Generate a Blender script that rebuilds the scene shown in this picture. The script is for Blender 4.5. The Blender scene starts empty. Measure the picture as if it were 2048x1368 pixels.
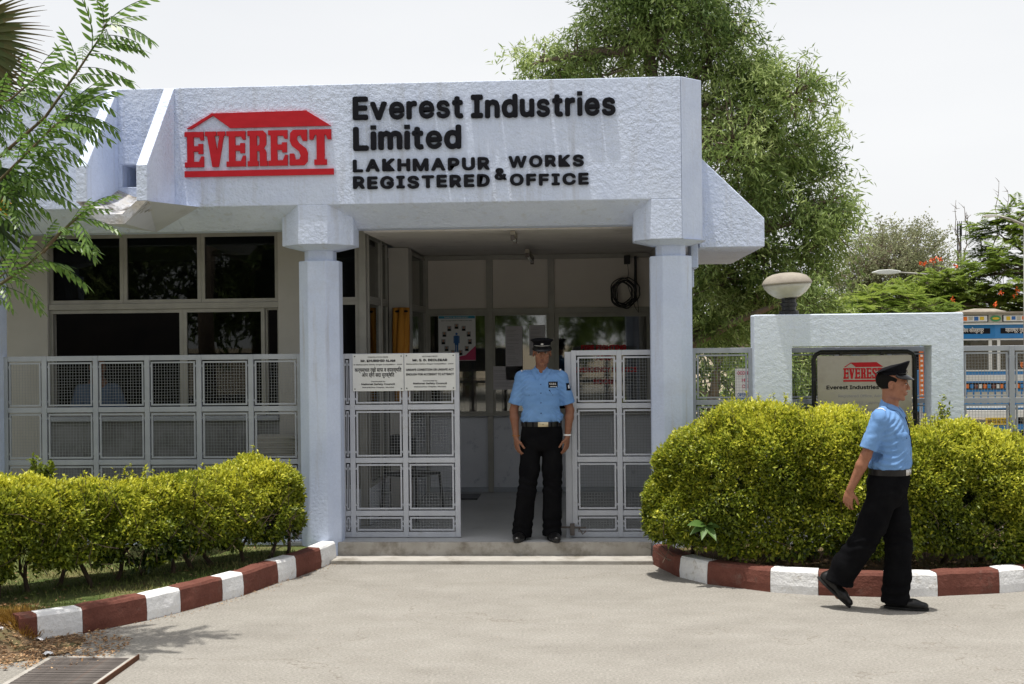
import bpy, bmesh, math, random
import numpy as np
from mathutils import Vector, Matrix, noise
from mathutils.bvhtree import BVHTree

random.seed(7); rng = np.random.default_rng(7)
SC = bpy.context.scene
R = math.radians
PI = math.pi

# ------------------------------------------------------------ camera
cam_d = bpy.data.cameras.new('camera'); cam = bpy.data.objects.new('camera', cam_d)
SC.collection.objects.link(cam); SC.camera = cam
cam_d.sensor_width = 36; cam_d.lens = 2450/2048*36; cam_d.clip_end = 2000; cam_d.clip_start = .05
yaw, rl, pt = R(-3.5), R(0.6), R(-0.09)
Fv = np.array([math.sin(yaw)*math.cos(pt), math.cos(yaw)*math.cos(pt), math.sin(pt)])
Rv = np.array([math.cos(yaw), -math.sin(yaw), 0]); Uv = np.cross(Rv, Fv)
R2 = math.cos(rl)*Rv - math.sin(rl)*Uv; U2 = math.sin(rl)*Rv + math.cos(rl)*Uv
cam.matrix_world = Matrix(((R2[0], U2[0], -Fv[0], 0), (R2[1], U2[1], -Fv[1], 0), (R2[2], U2[2], -Fv[2], 1.9), (0, 0, 0, 1)))
def at(px, py, Y):                      # photograph position -> point on the plane at distance Y
    r = Fv*2450 + R2*(px-1024) - U2*(py-684)
    return Vector((0, 0, 1.9)) + Vector(r*(Y/r[1]))

# ------------------------------------------------------------ world, sun, exposure
SUN = Vector((-.105, -.055, 1)).normalized()
EL = math.asin(SUN.z); AZ = math.atan2(SUN.x, SUN.y)
W = bpy.data.worlds.new('World'); SC.world = W; W.use_nodes = True
nt = W.node_tree; nt.nodes.clear()
sky = nt.nodes.new('ShaderNodeTexSky'); sky.sky_type = 'NISHITA'; sky.sun_disc = False
sky.sun_elevation = EL; sky.sun_rotation = AZ; sky.air_density = 1.0; sky.dust_density = 5.0; sky.ozone_density = 1.0
hs = nt.nodes.new('ShaderNodeHueSaturation'); hs.inputs['Saturation'].default_value = .6; hs.inputs['Value'].default_value = 1.0
mx = nt.nodes.new('ShaderNodeMix'); mx.data_type = 'RGBA'; mx.inputs['Factor'].default_value = .6
mx.inputs['B'].default_value = (11.5, 11.5, 11.5, 1)
bg = nt.nodes.new('ShaderNodeBackground'); bg.inputs['Strength'].default_value = .12
wo = nt.nodes.new('ShaderNodeOutputWorld')
tcw = nt.nodes.new('ShaderNodeTexCoord'); sep = nt.nodes.new('ShaderNodeSeparateXYZ'); mr = nt.nodes.new('ShaderNodeMapRange')   # haze: thick towards the horizon, thinner overhead
mr.inputs[1].default_value = .15; mr.inputs[2].default_value = .95; mr.inputs[3].default_value = .82; mr.inputs[4].default_value = .34
nt.links.new(tcw.outputs['Generated'], sep.inputs[0]); nt.links.new(sep.outputs['Z'], mr.inputs[0]); nt.links.new(mr.outputs[0], mx.inputs['Factor'])
cn = nt.nodes.new('ShaderNodeTexNoise'); cn.inputs['Scale'].default_value = 2.2; cn.inputs['Detail'].default_value = 5; cmap = nt.nodes.new('ShaderNodeMapping'); cmap.inputs['Scale'].default_value = (1, 1, 3.5)
nt.links.new(tcw.outputs['Generated'], cmap.inputs[0]); nt.links.new(cmap.outputs[0], cn.inputs['Vector']); cm2 = nt.nodes.new('ShaderNodeMix'); cm2.data_type = 'RGBA'
cm2.inputs['A'].default_value = (8.2, 8.35, 8.6, 1); cm2.inputs['B'].default_value = (9.9, 9.9, 9.85, 1); nt.links.new(cn.outputs['Fac'], cm2.inputs['Factor']); nt.links.new(cm2.outputs['Result'], mx.inputs['B'])
nt.links.new(sky.outputs[0], hs.inputs['Color']); nt.links.new(hs.outputs[0], mx.inputs['A'])
nt.links.new(mx.outputs['Result'], bg.inputs['Color']); nt.links.new(bg.outputs[0], wo.inputs[0])
sl = bpy.data.lights.new('sun', 'SUN'); sl.energy = 5.0; sl.angle = R(.6); sl.color = (1, .96, .88)
so = bpy.data.objects.new('sun', sl); SC.collection.objects.link(so); so.location = (0, 0, 20)
so.rotation_euler = SUN.to_track_quat('Z', 'Y').to_euler()
SC.view_settings.view_transform = 'Standard'; SC.view_settings.look = 'None'
SC.view_settings.gamma = 1; SC.view_settings.use_curve_mapping = False; SC.view_settings.exposure = -.02

# ------------------------------------------------------------ materials
def rgb(c): return (c[0], c[1], c[2], 1)
def mat(name, col, rough=.7, col2=None, vs=3., vd=6., bump=None, bump2=None, metal=0., spec=.3, coat=0., lo=.35, hi=.65,
        transl=0., stain=None, stretch=(1, 1, 1), grain=None, patchy=None, cracks=None, streak=None):
    m = bpy.data.materials.new(name); m.use_nodes = True; t = m.node_tree; N = t.nodes; L = t.links
    b = N['Principled BSDF']; b.inputs['Roughness'].default_value = rough; b.inputs['Metallic'].default_value = metal
    b.inputs['Specular IOR Level'].default_value = spec; b.inputs['Coat Weight'].default_value = coat
    b.inputs['Base Color'].default_value = rgb(col)
    tc = N.new('ShaderNodeTexCoord'); mp = N.new('ShaderNodeMapping'); mp.inputs['Scale'].default_value = stretch
    L.new(tc.outputs['Object'], mp.inputs[0]); cur = None
    def nz(scale, detail=6., rgh=.6):
        n = N.new('ShaderNodeTexNoise'); n.inputs['Scale'].default_value = scale; n.inputs['Detail'].default_value = detail
        n.inputs['Roughness'].default_value = rgh; L.new(mp.outputs[0], n.inputs['Vector']); return n.outputs['Fac']
    def ramp(src, a, bb, lo, hi):
        r = N.new('ShaderNodeMapRange'); r.inputs[1].default_value = lo; r.inputs[2].default_value = hi; L.new(src, r.inputs[0])
        x = N.new('ShaderNodeMix'); x.data_type = 'RGBA'; L.new(r.outputs[0], x.inputs['Factor'])
        for v, s in ((a, 'A'), (bb, 'B')):
            if isinstance(v, tuple): x.inputs[s].default_value = rgb(v)
            else: L.new(v, x.inputs[s])
        return x.outputs['Result']
    if col2: cur = ramp(nz(vs, vd), tuple(col), tuple(col2), lo, hi)
    if stain:                              # (colour, scale, lo, hi)
        cur = ramp(nz(stain[1], 8., .7), cur if cur else tuple(col), tuple(stain[0]), stain[2], stain[3])
    if streak:                             # (colour, strength lo, hi) long vertical runs of dirt
        sm = N.new('ShaderNodeMapping'); sm.inputs['Scale'].default_value = (9, 9, .7); L.new(tc.outputs['Object'], sm.inputs[0]); sn = N.new('ShaderNodeTexNoise'); sn.inputs['Scale'].default_value = 1.6; sn.inputs['Detail'].default_value = 6
        L.new(sm.outputs[0], sn.inputs['Vector']); cur = ramp(sn.outputs['Fac'], cur if cur else tuple(col), tuple(streak[0]), streak[1], streak[2])
    if cracks:
        vn = N.new('ShaderNodeTexVoronoi'); vn.feature = 'DISTANCE_TO_EDGE'; vn.inputs['Scale'].default_value = cracks[1]; wn = N.new('ShaderNodeTexNoise'); wn.inputs['Scale'].default_value = 3; wn.inputs['Detail'].default_value = 8
        L.new(mp.outputs[0], wn.inputs['Vector']); va = N.new('ShaderNodeVectorMath'); va.operation = 'ADD'; L.new(mp.outputs[0], va.inputs[0]); vs_ = N.new('ShaderNodeVectorMath'); vs_.operation = 'SCALE'; vs_.inputs['Scale'].default_value = .7
        L.new(wn.outputs['Color'], vs_.inputs[0]); L.new(vs_.outputs[0], va.inputs[1]); L.new(va.outputs[0], vn.inputs['Vector']); cur = ramp(vn.outputs['Distance'], tuple(cracks[0]), cur, 0, cracks[2])
    if grain:
        g_ = N.new('ShaderNodeMapRange'); g_.inputs[1].default_value = .3; g_.inputs[2].default_value = .7; g_.inputs[3].default_value = 1-grain[1]; g_.inputs[4].default_value = 1+grain[1]; L.new(nz(grain[0], 3., .8), g_.inputs[0])
        vm = N.new('ShaderNodeVectorMath'); vm.operation = 'SCALE'; L.new(cur, vm.inputs[0]); L.new(g_.outputs[0], vm.inputs['Scale']); cur = vm.outputs[0]
    if cur: L.new(cur, b.inputs['Base Color'])
    prev = None
    for bp in (bump, bump2):
        if bp:
            bn = N.new('ShaderNodeBump'); bn.inputs['Strength'].default_value = bp[1]; bn.inputs['Distance'].default_value = bp[2]
            L.new(nz(bp[0], 4., .55), bn.inputs['Height'])
            if patchy:
                pm = N.new('ShaderNodeMapRange'); pm.inputs[1].default_value = .38; pm.inputs[2].default_value = .62; pm.inputs[3].default_value = bp[1]*patchy[1]; pm.inputs[4].default_value = bp[1]; L.new(nz(patchy[0], 3.), pm.inputs[0]); L.new(pm.outputs[0], bn.inputs['Strength'])
            if prev: L.new(prev, bn.inputs['Normal'])
            prev = bn.outputs[0]
    if prev: L.new(prev, b.inputs['Normal'])
    return m
def leafmat(name, c0, c1, c2, rough=.5, transl=.35, spec=.4):
    m = bpy.data.materials.new(name); m.use_nodes = True; t = m.node_tree; N = t.nodes; L = t.links
    b = N['Principled BSDF']; b.inputs['Roughness'].default_value = rough; b.inputs['Specular IOR Level'].default_value = spec
    a = N.new('ShaderNodeAttribute'); a.attribute_name = 'tint'
    r = N.new('ShaderNodeValToRGB'); r.color_ramp.elements[0].color = rgb(c0); r.color_ramp.elements[1].color = rgb(c2)
    e = r.color_ramp.elements.new(.5); e.color = rgb(c1)
    L.new(a.outputs['Fac'], r.inputs[0]); L.new(r.outputs[0], b.inputs['Base Color'])
    tr = N.new('ShaderNodeBsdfTranslucent'); L.new(r.outputs[0], tr.inputs[0])
    ms = N.new('ShaderNodeMixShader'); ms.inputs[0].default_value = transl
    L.new(b.outputs[0], ms.inputs[1]); L.new(tr.outputs[0], ms.inputs[2]); L.new(ms.outputs[0], N['Material Output'].inputs[0])
    return m
def glassmat(name, tint=(.35, .36, .36), ior=1.5, rough=.01, boost=0., tr_w=1.):
    m = bpy.data.materials.new(name); m.use_nodes = True; t = m.node_tree; N = t.nodes; L = t.links
    N.remove(N['Principled BSDF'])
    tr = N.new('ShaderNodeBsdfTransparent'); tr.inputs[0].default_value = rgb(tint)
    g = N.new('ShaderNodeBsdfGlossy'); g.inputs['Roughness'].default_value = rough; g.inputs[0].default_value = (.9, .92, .9, 1)
    fr = N.new('ShaderNodeFresnel'); fr.inputs[0].default_value = ior
    ad = N.new('ShaderNodeMath'); ad.operation = 'ADD'; ad.inputs[1].default_value = boost; L.new(fr.outputs[0], ad.inputs[0])
    ms = N.new('ShaderNodeMixShader'); L.new(ad.outputs[0], ms.inputs[0]); L.new(tr.outputs[0], ms.inputs[1]); L.new(g.outputs[0], ms.inputs[2])
    L.new(ms.outputs[0], N['Material Output'].inputs[0]); return m

M = {}
M['stucco'] = mat('stucco', (.58, .655, .83), .85, (.64, .715, .88), 2.5, bump=(26, .85, .028), bump2=(85, .55, .010), stain=((.50, .55, .66), 1.3, .58, .9), patchy=(1.1, .38), streak=((.50, .54, .63), .56, .80), grain=(60, .05))
M['stucco_smooth'] = mat('stucco_smooth', (.53, .605, .78), .85, (.59, .665, .83), 3, bump=(45, .4, .010), stain=((.46, .50, .60), 2.2, .56, .85), streak=((.44, .46, .52), .58, .82), grain=(50, .05))
M['white_stucco'] = mat('white_stucco', (.60, .68, .80), .85, (.66, .73, .84), 2, bump=(22, .45, .018), bump2=(80, .45, .008), patchy=(1.5, .4), streak=((.52, .56, .64), .58, .82), grain=(60, .04))
M['soffit'] = mat('soffit_paint', (.52, .54, .60), .9, (.57, .59, .65), 3, bump=(50, .35, .01), stain=((.36, .36, .37), 3, .58, .8))
M['wall_cream'] = mat('wall_cream', (.39, .375, .35), .9, (.44, .425, .40), 2, bump=(60, .2, .006), stain=((.42, .40, .37), 2.5, .55, .8))
M['ceiling'] = mat('ceiling_paint', (.52, .50, .47), .9, (.60, .57, .54), 2.2, stain=((.24, .22, .21), 2.0, .55, .78))
M['lower_wall'] = mat('dull_lower_wall', (.20, .205, .215), .85, (.25, .255, .265), 2, stain=((.12, .12, .12), 2.5, .5, .75), streak=((.13, .13, .13), .5, .75))
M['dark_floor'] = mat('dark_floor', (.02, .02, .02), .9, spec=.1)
M['dado'] = mat('dado_paint', (.58, .60, .66), .7, (.64, .66, .72), 3, stain=((.33, .36, .45), 5, .6, .72))
M['board'] = mat('cream_board', (.62, .575, .53), .75, (.66, .62, .57), 1.5)
M['alu'] = mat('aluminium_frame', (.27, .265, .245), .5, (.33, .32, .295), 6, metal=.25, spec=.5)
M['glass'] = glassmat('window_glass', (.30, .31, .31), 1.45, .015, .0)
M['glass_dim'] = glassmat('dim_window_glass', (.55, .54, .52), 1.6, .03, .13)
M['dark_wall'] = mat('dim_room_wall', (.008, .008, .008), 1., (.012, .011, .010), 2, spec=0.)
M['fence_paint'] = mat('grey_fence_paint', (.32, .345, .39), .55, (.38, .405, .45), 5, stain=((.30, .31, .32), 12, .6, .8), bump=(60, .15, .004))
M['gate_paint'] = mat('pale_gate_paint', (.46, .48, .53), .5, (.52, .54, .59), 6, stain=((.36, .34, .31), 9, .62, .78), bump=(50, .2, .004))
M['wire'] = mat('wire', (.30, .32, .34), .5, metal=.2)
M['road'] = mat('road_concrete', (.250, .236, .212), .95, (.298, .283, .257), 3.5, bump=(90, .7, .012), bump2=(14, .35, .02), stain=((.195, .182, .163), .9, .52, .88), lo=.3, hi=.7, grain=(75, .36), spec=.2, cracks=((.20, .18, .155), .42, .0025), stretch=(.75, 1.15, 1))
M['slab'] = mat('stained_step_stone', (.33, .31, .28), .8, (.42, .40, .37), 5, bump=(40, .3, .01), stain=((.17, .15, .12), 4, .52, .72))
M['floor'] = mat('polished_floor', (.40, .41, .42), .35, (.46, .47, .48), 2, stain=((.27, .27, .27), 3, .55, .8))
M['soil'] = mat('dry_soil', (.11, .07, .042), 1., (.18, .12, .072), 8, bump=(60, .8, .02), stain=((.12, .12, .05), 3, .5, .7))
M['lawn'] = mat('lawn_soil', (.07, .10, .025), 1., (.14, .16, .05), 4, bump=(80, .8, .02), stain=((.20, .16, .08), 2, .5, .75))
M['earth'] = mat('far_ground', (.24, .20, .14), 1., (.32, .27, .20), .3, bump=(4, .4, .05))
M['kerb_red'] = mat('kerb_red_paint', (.125, .042, .030), .85, (.165, .060, .043), 6, bump=(30, .5, .014), bump2=(90, .4, .006), stain=((.17, .10, .08), 9, .56, .75), grain=(60, .15))
M['kerb_white'] = mat('kerb_white_paint', (.72, .72, .73), .85, (.80, .80, .80), 8, bump=(26, .6, .014), bump2=(80, .5, .006), stain=((.36, .32, .27), 8, .56, .72), grain=(50, .06))
M['red'] = mat('red_sign_paint', (.43, .006, .014), .6, (.50, .010, .020), 8, stain=((.62, .16, .16), 30, .72, .8))
M['black_letter'] = mat('black_letter_paint', (.008, .009, .013), .6, (.014, .014, .018), 20, spec=.08)
M['steel'] = mat('brushed_steel', (.46, .44, .41), .42, (.40, .38, .35), 3, metal=.75, stain=((.30, .27, .24), 2, .5, .75))
M['black_metal'] = mat('black_metal', (.015, .017, .022), .4, (.03, .03, .03), 20)
M['plate'] = mat('sign_plate', (.66, .67, .66), .4, (.72, .73, .72), 4)
M['ink'] = mat('ink', (.012, .012, .016), .7, spec=.1)
M['rust'] = mat('rusted_iron', (.095, .082, .076), .8, (.15, .132, .122), 12, metal=.2, bump=(80, .4, .004), stain=((.20, .10, .06), 14, .6, .8))
M['paper'] = mat('paper', (.55, .53, .58), .8)
M['paper_white'] = mat('white_paper', (.72, .72, .74), .8)
M['blue_print'] = mat('blue_print', (.03, .12, .35), .6); M['pink_print'] = mat('pink_print', (.5, .05, .14), .6)
M['cyan_print'] = mat('cyan_print', (.05, .30, .45), .6); M['grey_print'] = mat('grey_print', (.30, .30, .33), .7)
M['skin_print'] = mat('skin_print', (.4, .2, .12), .7)
M['bark'] = mat('bark', (.13, .10, .075), .95, (.22, .17, .13), 12, bump=(30, .7, .02), stretch=(1, 1, .3))
M['bark_dark'] = mat('dark_twig_bark', (.055, .04, .03), .95, (.10, .07, .05), 14, bump=(60, .5, .01))
M['globe'] = mat('milky_globe', (.42, .42, .38), .3, (.60, .59, .53), 4, stain=((.36, .33, .27), 5, .55, .75))
M['dusty_top'] = mat('dusty_lamp_top', (.26, .23, .195), .8, (.33, .30, .25), 10)
M['tyre'] = mat('tyre_rubber', (.02, .02, .02), .9)
M['plastic_yellow'] = mat('orange_yellow_cloth', (.36, .15, .02), .8, (.48, .23, .03), 10, stain=((.28, .07, .01), 9, .5, .62), stretch=(1, 1, .2))

# leaf materials (dark, mid, light)
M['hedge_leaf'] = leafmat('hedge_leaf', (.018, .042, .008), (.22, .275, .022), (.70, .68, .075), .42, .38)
M['tree_leaf'] = leafmat('willow_leaf', (.070, .125, .032), (.23, .32, .085), (.48, .56, .23), .5, .45)
M['feather_leaf'] = leafmat('feather_leaf', (.075, .125, .022), (.20, .28, .045), (.36, .43, .09), .55, .45)
M['acacia_leaf'] = leafmat('acacia_leaf', (.17, .19, .10), (.26, .28, .15), (.38, .39, .24), .7, .35)
M['neem_leaf'] = leafmat('neem_leaf', (.035, .09, .015), (.11, .21, .035), (.28, .40, .10), .38, .42)
M['palm_leaf'] = leafmat('palm_leaf', (.030, .060, .020), (.075, .10, .028), (.20, .09, .04), .5, .25)
M['grass_blade'] = leafmat('grass_blade', (.07, .11, .02), (.16, .20, .05), (.32, .29, .12), .7, .3)
M['dry_leaf'] = leafmat('dry_leaf', (.14, .07, .03), (.30, .17, .08), (.48, .33, .19), .8, .1)
M['dry_tuft'] = leafmat('dry_tuft', (.16, .09, .02), (.34, .19, .03), (.5, .3, .07), .8, .3)
M['flower'] = mat('orange_flower', (.65, .09, .02), .6, (.75, .16, .03), 10)

# ------------------------------------------------------------ object helpers
def link(o, parent=None):
    SC.collection.objects.link(o)
    if parent is not None: o.parent = parent
    return o
def tag(o, label=None, cat=None, group=None, kind=None):
    if label: o['label'] = label
    if cat: o['category'] = cat
    if group: o['group'] = group
    if kind: o['kind'] = kind
    return o
def empty(name, loc=(0, 0, 0), rz=0, label=None, cat=None, group=None, kind=None):
    o = link(bpy.data.objects.new(name, None)); o.location = loc; o.rotation_euler = (0, 0, rz); o.empty_display_size = .1
    return tag(o, label, cat, group, kind)
def copy_tree(o, parent=None):
    c = o.copy(); link(c, parent)
    for ch in list(o.children): copy_tree(ch, c)
    return c
class MB:
    def __init__(s): s.v = []; s.f = []; s.m = []; s.cm = 0
    def add(s, vs, fs):
        b = len(s.v); s.v += [tuple(v) for v in vs]; s.f += [tuple(b+i for i in f) for f in fs]; s.m += [s.cm]*len(fs); return s
    def box(s, x0, x1, y0, y1, z0, z1):
        x0, x1 = sorted((x0, x1)); y0, y1 = sorted((y0, y1)); z0, z1 = sorted((z0, z1))
        return s.add([(x0,y0,z0),(x1,y0,z0),(x1,y1,z0),(x0,y1,z0),(x0,y0,z1),(x1,y0,z1),(x1,y1,z1),(x0,y1,z1)],
                     [(0,3,2,1),(4,5,6,7),(0,1,5,4),(1,2,6,5),(2,3,7,6),(3,0,4,7)])
    def prism(s, pts, a, b, axis='x'):      # pts 2D; extruded along axis
        n = len(pts); area = sum(pts[i][0]*pts[(i+1) % n][1]-pts[(i+1) % n][0]*pts[i][1] for i in range(n))
        if area < 0: pts = pts[::-1]
        def P(p, t): return (t, p[0], p[1]) if axis == 'x' else ((p[0], t, p[1]) if axis == 'y' else (p[0], p[1], t))
        lo, hi = min(a, b), max(a, b)
        vs = [P(p, lo) for p in pts]+[P(p, hi) for p in pts]
        if axis == 'y': fs = [tuple(range(n)), tuple(range(2*n-1, n-1, -1))]+[(i, i+n, (i+1) % n+n, (i+1) % n) for i in range(n)]
        else: fs = [tuple(range(n-1, -1, -1)), tuple(range(n, 2*n))]+[(i, (i+1) % n, (i+1) % n+n, i+n) for i in range(n)]
        return s.add(vs, fs)
    def tube(s, pts, r, n=8, cap=True):
        pts = [Vector(p) for p in pts]; rs = r if hasattr(r, '__len__') else [r]*len(pts)
        vs = []; up = None
        for i, p in enumerate(pts):
            d = (pts[min(i+1, len(pts)-1)]-pts[max(i-1, 0)])
            d = d.normalized() if d.length > 1e-9 else Vector((0, 0, 1))
            if up is None: up = d.orthogonal().normalized()
            up = up-d*up.dot(d); up = up.normalized() if up.length > 1e-6 else d.orthogonal().normalized()
            w = d.cross(up)
            for k in range(n):
                a = 2*PI*k/n; vs.append(p+(up*math.cos(a)+w*math.sin(a))*rs[i])
        fs = []
        for i in range(len(pts)-1):
            for k in range(n):
                k2 = (k+1) % n; fs.append((i*n+k, i*n+k2, (i+1)*n+k2, (i+1)*n+k))
        if cap: fs.append(tuple(range(n-1, -1, -1))); fs.append(tuple(range((len(pts)-1)*n, len(pts)*n)))
        return s.add(vs, fs)
    def lathe(s, prof, n=24, c=(0, 0, 0), sx=1, sy=1, tilt=0):     # prof: (r, z)
        vs = []; fs = []
        for (r, z) in prof:
            for k in range(n):
                a = 2*PI*k/n; y = sy*r*math.sin(a); vs.append((c[0]+sx*r*math.cos(a), c[1]+y, c[2]+z-tilt*y))
        for i in range(len(prof)-1):
            for k in range(n):
                k2 = (k+1) % n; fs.append((i*n+k, i*n+k2, (i+1)*n+k2, (i+1)*n+k))
        fs.append(tuple(range(n-1, -1, -1))); fs.append(tuple(range((len(prof)-1)*n, len(prof)*n)))
        return s.add(vs, fs)
    def mesh(s, name, mats, smooth=False):
        me = bpy.data.meshes.new(name); me.from_pydata(s.v, [], s.f)
        if not isinstance(mats, (list, tuple)): mats = [mats]
        for m in mats: me.materials.append(m)
        if len(mats) > 1: me.polygons.foreach_set('material_index', s.m)
        if smooth: me.polygons.foreach_set('use_smooth', [True]*len(me.polygons))
        me.update(); return me
    def build(s, name, mats, parent=None, smooth=False, bevel=0, seg=2):
        o = link(bpy.data.objects.new(name, s.mesh(name, mats, smooth)), parent)
        if bevel:
            b = o.modifiers.new('bevel', 'BEVEL'); b.width = bevel; b.segments = seg; b.limit_method = 'ANGLE'; b.angle_limit = R(40)
        return o
def box(name, m, parent, x0, x1, y0, y1, z0, z1, bevel=0, **k): return MB().box(x0, x1, y0, y1, z0, z1).build(name, m, parent, bevel=bevel, **k)
def mesh_obj(name, me, parent=None): return link(bpy.data.objects.new(name, me), parent)
def arrays_mesh(name, V, Fc, m, smooth=False, tint=None):
    me = bpy.data.meshes.new(name); V = np.ascontiguousarray(V, np.float32); Fc = np.ascontiguousarray(Fc, np.int32)
    nf, k = Fc.shape
    me.vertices.add(len(V)); me.vertices.foreach_set('co', V.ravel()); me.loops.add(nf*k); me.loops.foreach_set('vertex_index', Fc.ravel())
    me.polygons.add(nf); me.polygons.foreach_set('loop_start', np.arange(0, nf*k, k, dtype=np.int32))
    me.polygons.foreach_set('loop_total', np.full(nf, k, np.int32))
    if smooth: me.polygons.foreach_set('use_smooth', np.ones(nf, bool))
    if tint is not None:
        at_ = me.attributes.new('tint', 'FLOAT', 'FACE'); at_.data.foreach_set('value', np.ascontiguousarray(tint, np.float32))
    me.materials.append(m); me.update(calc_edges=True); me.validate(); return me

# ------------------------------------------------------------ lettering
import os
_gl = {}; FONT = None
try:
    fp = os.path.join(bpy.utils.system_resource('DATAFILES'), 'fonts', 'Inter.woff2')
    if os.path.exists(fp): FONT = bpy.data.fonts.load(fp)
except Exception: FONT = None
def glyph(txt, m, bold=.0, depth=.5, key=''):
    """mesh of a text, cap height ~ 1 unit, origin at its lower left, facing -Y"""
    k = (txt, m.name, bold, depth)
    if k in _gl: return _gl[k]
    c = bpy.data.curves.new('text', 'FONT'); c.body = txt; c.size = 1; boldr = bold; c.offset = 0
    if FONT and all(ord(ch) < 0x180 for ch in txt): c.font = FONT
    c.extrude = depth; c.resolution_u = 3; c.fill_mode = 'BOTH' if depth else 'FRONT'
    o = bpy.data.objects.new('text', c); SC.collection.objects.link(o)
    dg = bpy.context.evaluated_depsgraph_get(); me = bpy.data.meshes.new_from_object(o.evaluated_get(dg))
    bpy.data.objects.remove(o); bpy.data.curves.remove(c)
    n = len(me.vertices); co = np.empty(n*3, np.float32); me.vertices.foreach_get('co', co); co = co.reshape(-1, 3)
    faces = [p.vertices[:] for p in me.polygons]; base = np.stack([co[:, 0], -co[:, 2], co[:, 1]], 1); V = []; Fs = []
    sh = [(0, 0)]+([(math.cos(a)*boldr, math.sin(a)*boldr) for a in np.arange(0, 2*PI, PI/(4 if depth else 2))] if boldr > .001 else [])
    for i, (dx, dz) in enumerate(sh):         # heavier strokes: the outline repeated around itself, each a hair deeper
        q = base.copy(); q[:, 0] += dx; q[:, 2] += dz
        if depth: q[:, 1] = q[:, 1]*(1-.012*i)
        else: q[:, 1] += i*.00006
        b0 = len(V)*n; V.append(q); Fs += [tuple(v+b0 for v in f) for f in faces]
    out = np.concatenate(V); x0, x1 = out[:, 0].min(), out[:, 0].max(); out[:, 0] -= x0
    bpy.data.meshes.remove(me); me = bpy.data.meshes.new('lettering'); me.from_pydata(out.tolist(), [], Fs); me.materials.append(m); me.update()
    _gl[k] = (me, x1-x0, out); return _gl[k]
CAPH = .73
def caph(m, bold, depth):
    o = glyph('E', m, bold, depth)[2]; return float(o[:, 2].max()-o[:, 2].min()), float(o[:, 2].min())
def line(txt, m, parent, xc, y, z, width, cap, name='lettering', bold=.02, depth=0., kind=None):
    """one line of print as one flat mesh centred on xc"""
    me, w, out = glyph(txt, m, bold, depth)
    o = mesh_obj(name, me, parent); ch_, z0_ = caph(m, bold, depth); s = cap/ch_; o.scale = (width/w, s if depth else 1, s); o.location = (xc-width/2, y, z-z0_*s); return o
def glyph_i(m, bold):                   # the dot kept clear of the thickened stem
    k = ('i', m.name, bold)
    if k in _gl: return _gl[k]
    me, w, out = glyph('\u0131', m, bold, .5); fs = [p.vertices[:] for p in me.polygons]; n = len(out)
    H_, Z0 = caph(m, bold, .5); top = Z0+H_*1.03; b = [(x, y, z) for z in (top-H_*.165, top) for (x, y) in ((0, -.49), (w, -.49), (w, .5), (0, .5))]
    V = out.tolist()+[list(v) for v in b]; fs += [tuple(n+i for i in f) for f in ((0, 3, 2, 1), (4, 5, 6, 7), (0, 1, 5, 4), (1, 2, 6, 5), (2, 3, 7, 6), (3, 0, 4, 7))]
    me = bpy.data.meshes.new('letter'); me.from_pydata(V, [], fs); me.materials.append(m); me.update(); _gl[k] = (me, w, np.array(V)); return _gl[k]
def letters(word, m, parent, x0, x1, y, z, cap, depth=.012, gap=.13, bold=.03):
    gs = [glyph_i(m, bold) if ch == 'i' else glyph(ch, m, bold*(.72 if ch in 'es&' else 1), .5) for ch in word]; H_, Z0 = caph(m, bold, .5); s = cap/H_
    tot = sum(g[1]*s for g in gs)+gap*cap*(len(gs)-1); k = (x1-x0)/tot; x = x0
    for j_, ch in enumerate(word):
        g = gs[j_]
        o = mesh_obj('letter', g[0], parent); o.scale = (k*s, depth, s)
        dip = 0
        o.location = (x, y-depth*.5, z-Z0*s+random.uniform(-.0025, .0025)); o.rotation_euler = (0, random.uniform(-.008, .008), 0)
        x += (g[1]*s+gap*cap)*k

# ============================================================ GROUND
def sheet(name, pts, z, m, kind='structure', label=None, sub=0):
    bm = bmesh.new(); f = bm.faces.new([bm.verts.new((x, y, z)) for x, y in pts]); bm.normal_update()
    if f.normal.z < 0: f.normal_flip()
    me = bpy.data.meshes.new(name); bm.to_mesh(me); bm.free(); me.materials.append(m)
    return tag(link(bpy.data.objects.new(name, me)), label, None, None, kind)
sheet('ground', [(-400, -400), (400, -400), (400, 700), (-400, 700)], -.012, M['earth'])
kerbL = [(-4.05, 7.05), (-3.62, 7.60), (-3.33, 7.86), (-3.04, 8.24), (-2.89, 8.50), (-2.70, 8.88), (-2.60, 9.07), (-2.46, 9.55), (-2.365, 9.76), (-2.25, 10.18), (-2.19, 10.50)]
kerbR = [(.535, 10.36), (.70, 9.83), (.91, 9.53), (1.35, 9.23), (1.68, 9.12), (2.14, 9.06), (2.53, 9.10), (3.01, 9.21), (3.9, 9.55), (6, 10.4), (9, 11.2)]
def arc_outline():
    pts = [(-14, -22), (30, -22), (30, 11)] + kerbR[::-1] + [(.54, 10.8), (-2.2, 10.8)] + kerbL[::-1][:-1] + [(-4.4, 7.2), (-14, 7.2)]
    return pts
sheet('road', arc_outline(), 0, M['road'])
def mound(x, y):                          # dirt that runs down from the bed round the near end of the kerb
    t = min(1, max(0, (y-7.14-.10*math.sin(x*3))/.42)); t = t*t*(3-2*t); e = min(1, max(0, (-3.50-x)/.22)); return .122*t*e*e*(3-2*e)+.018*noise.noise(Vector((x*6, y*6, 2)))*min(1, t*3)*e-.003
gv = []; nx_, ny_ = 60, 26
for j in range(ny_+1):
    for i in range(nx_+1): x, y = -6.4+(6.4-3.42)*i/nx_, 7.0+.80*j/ny_; gv.append((x, y, mound(x, y)))
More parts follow.
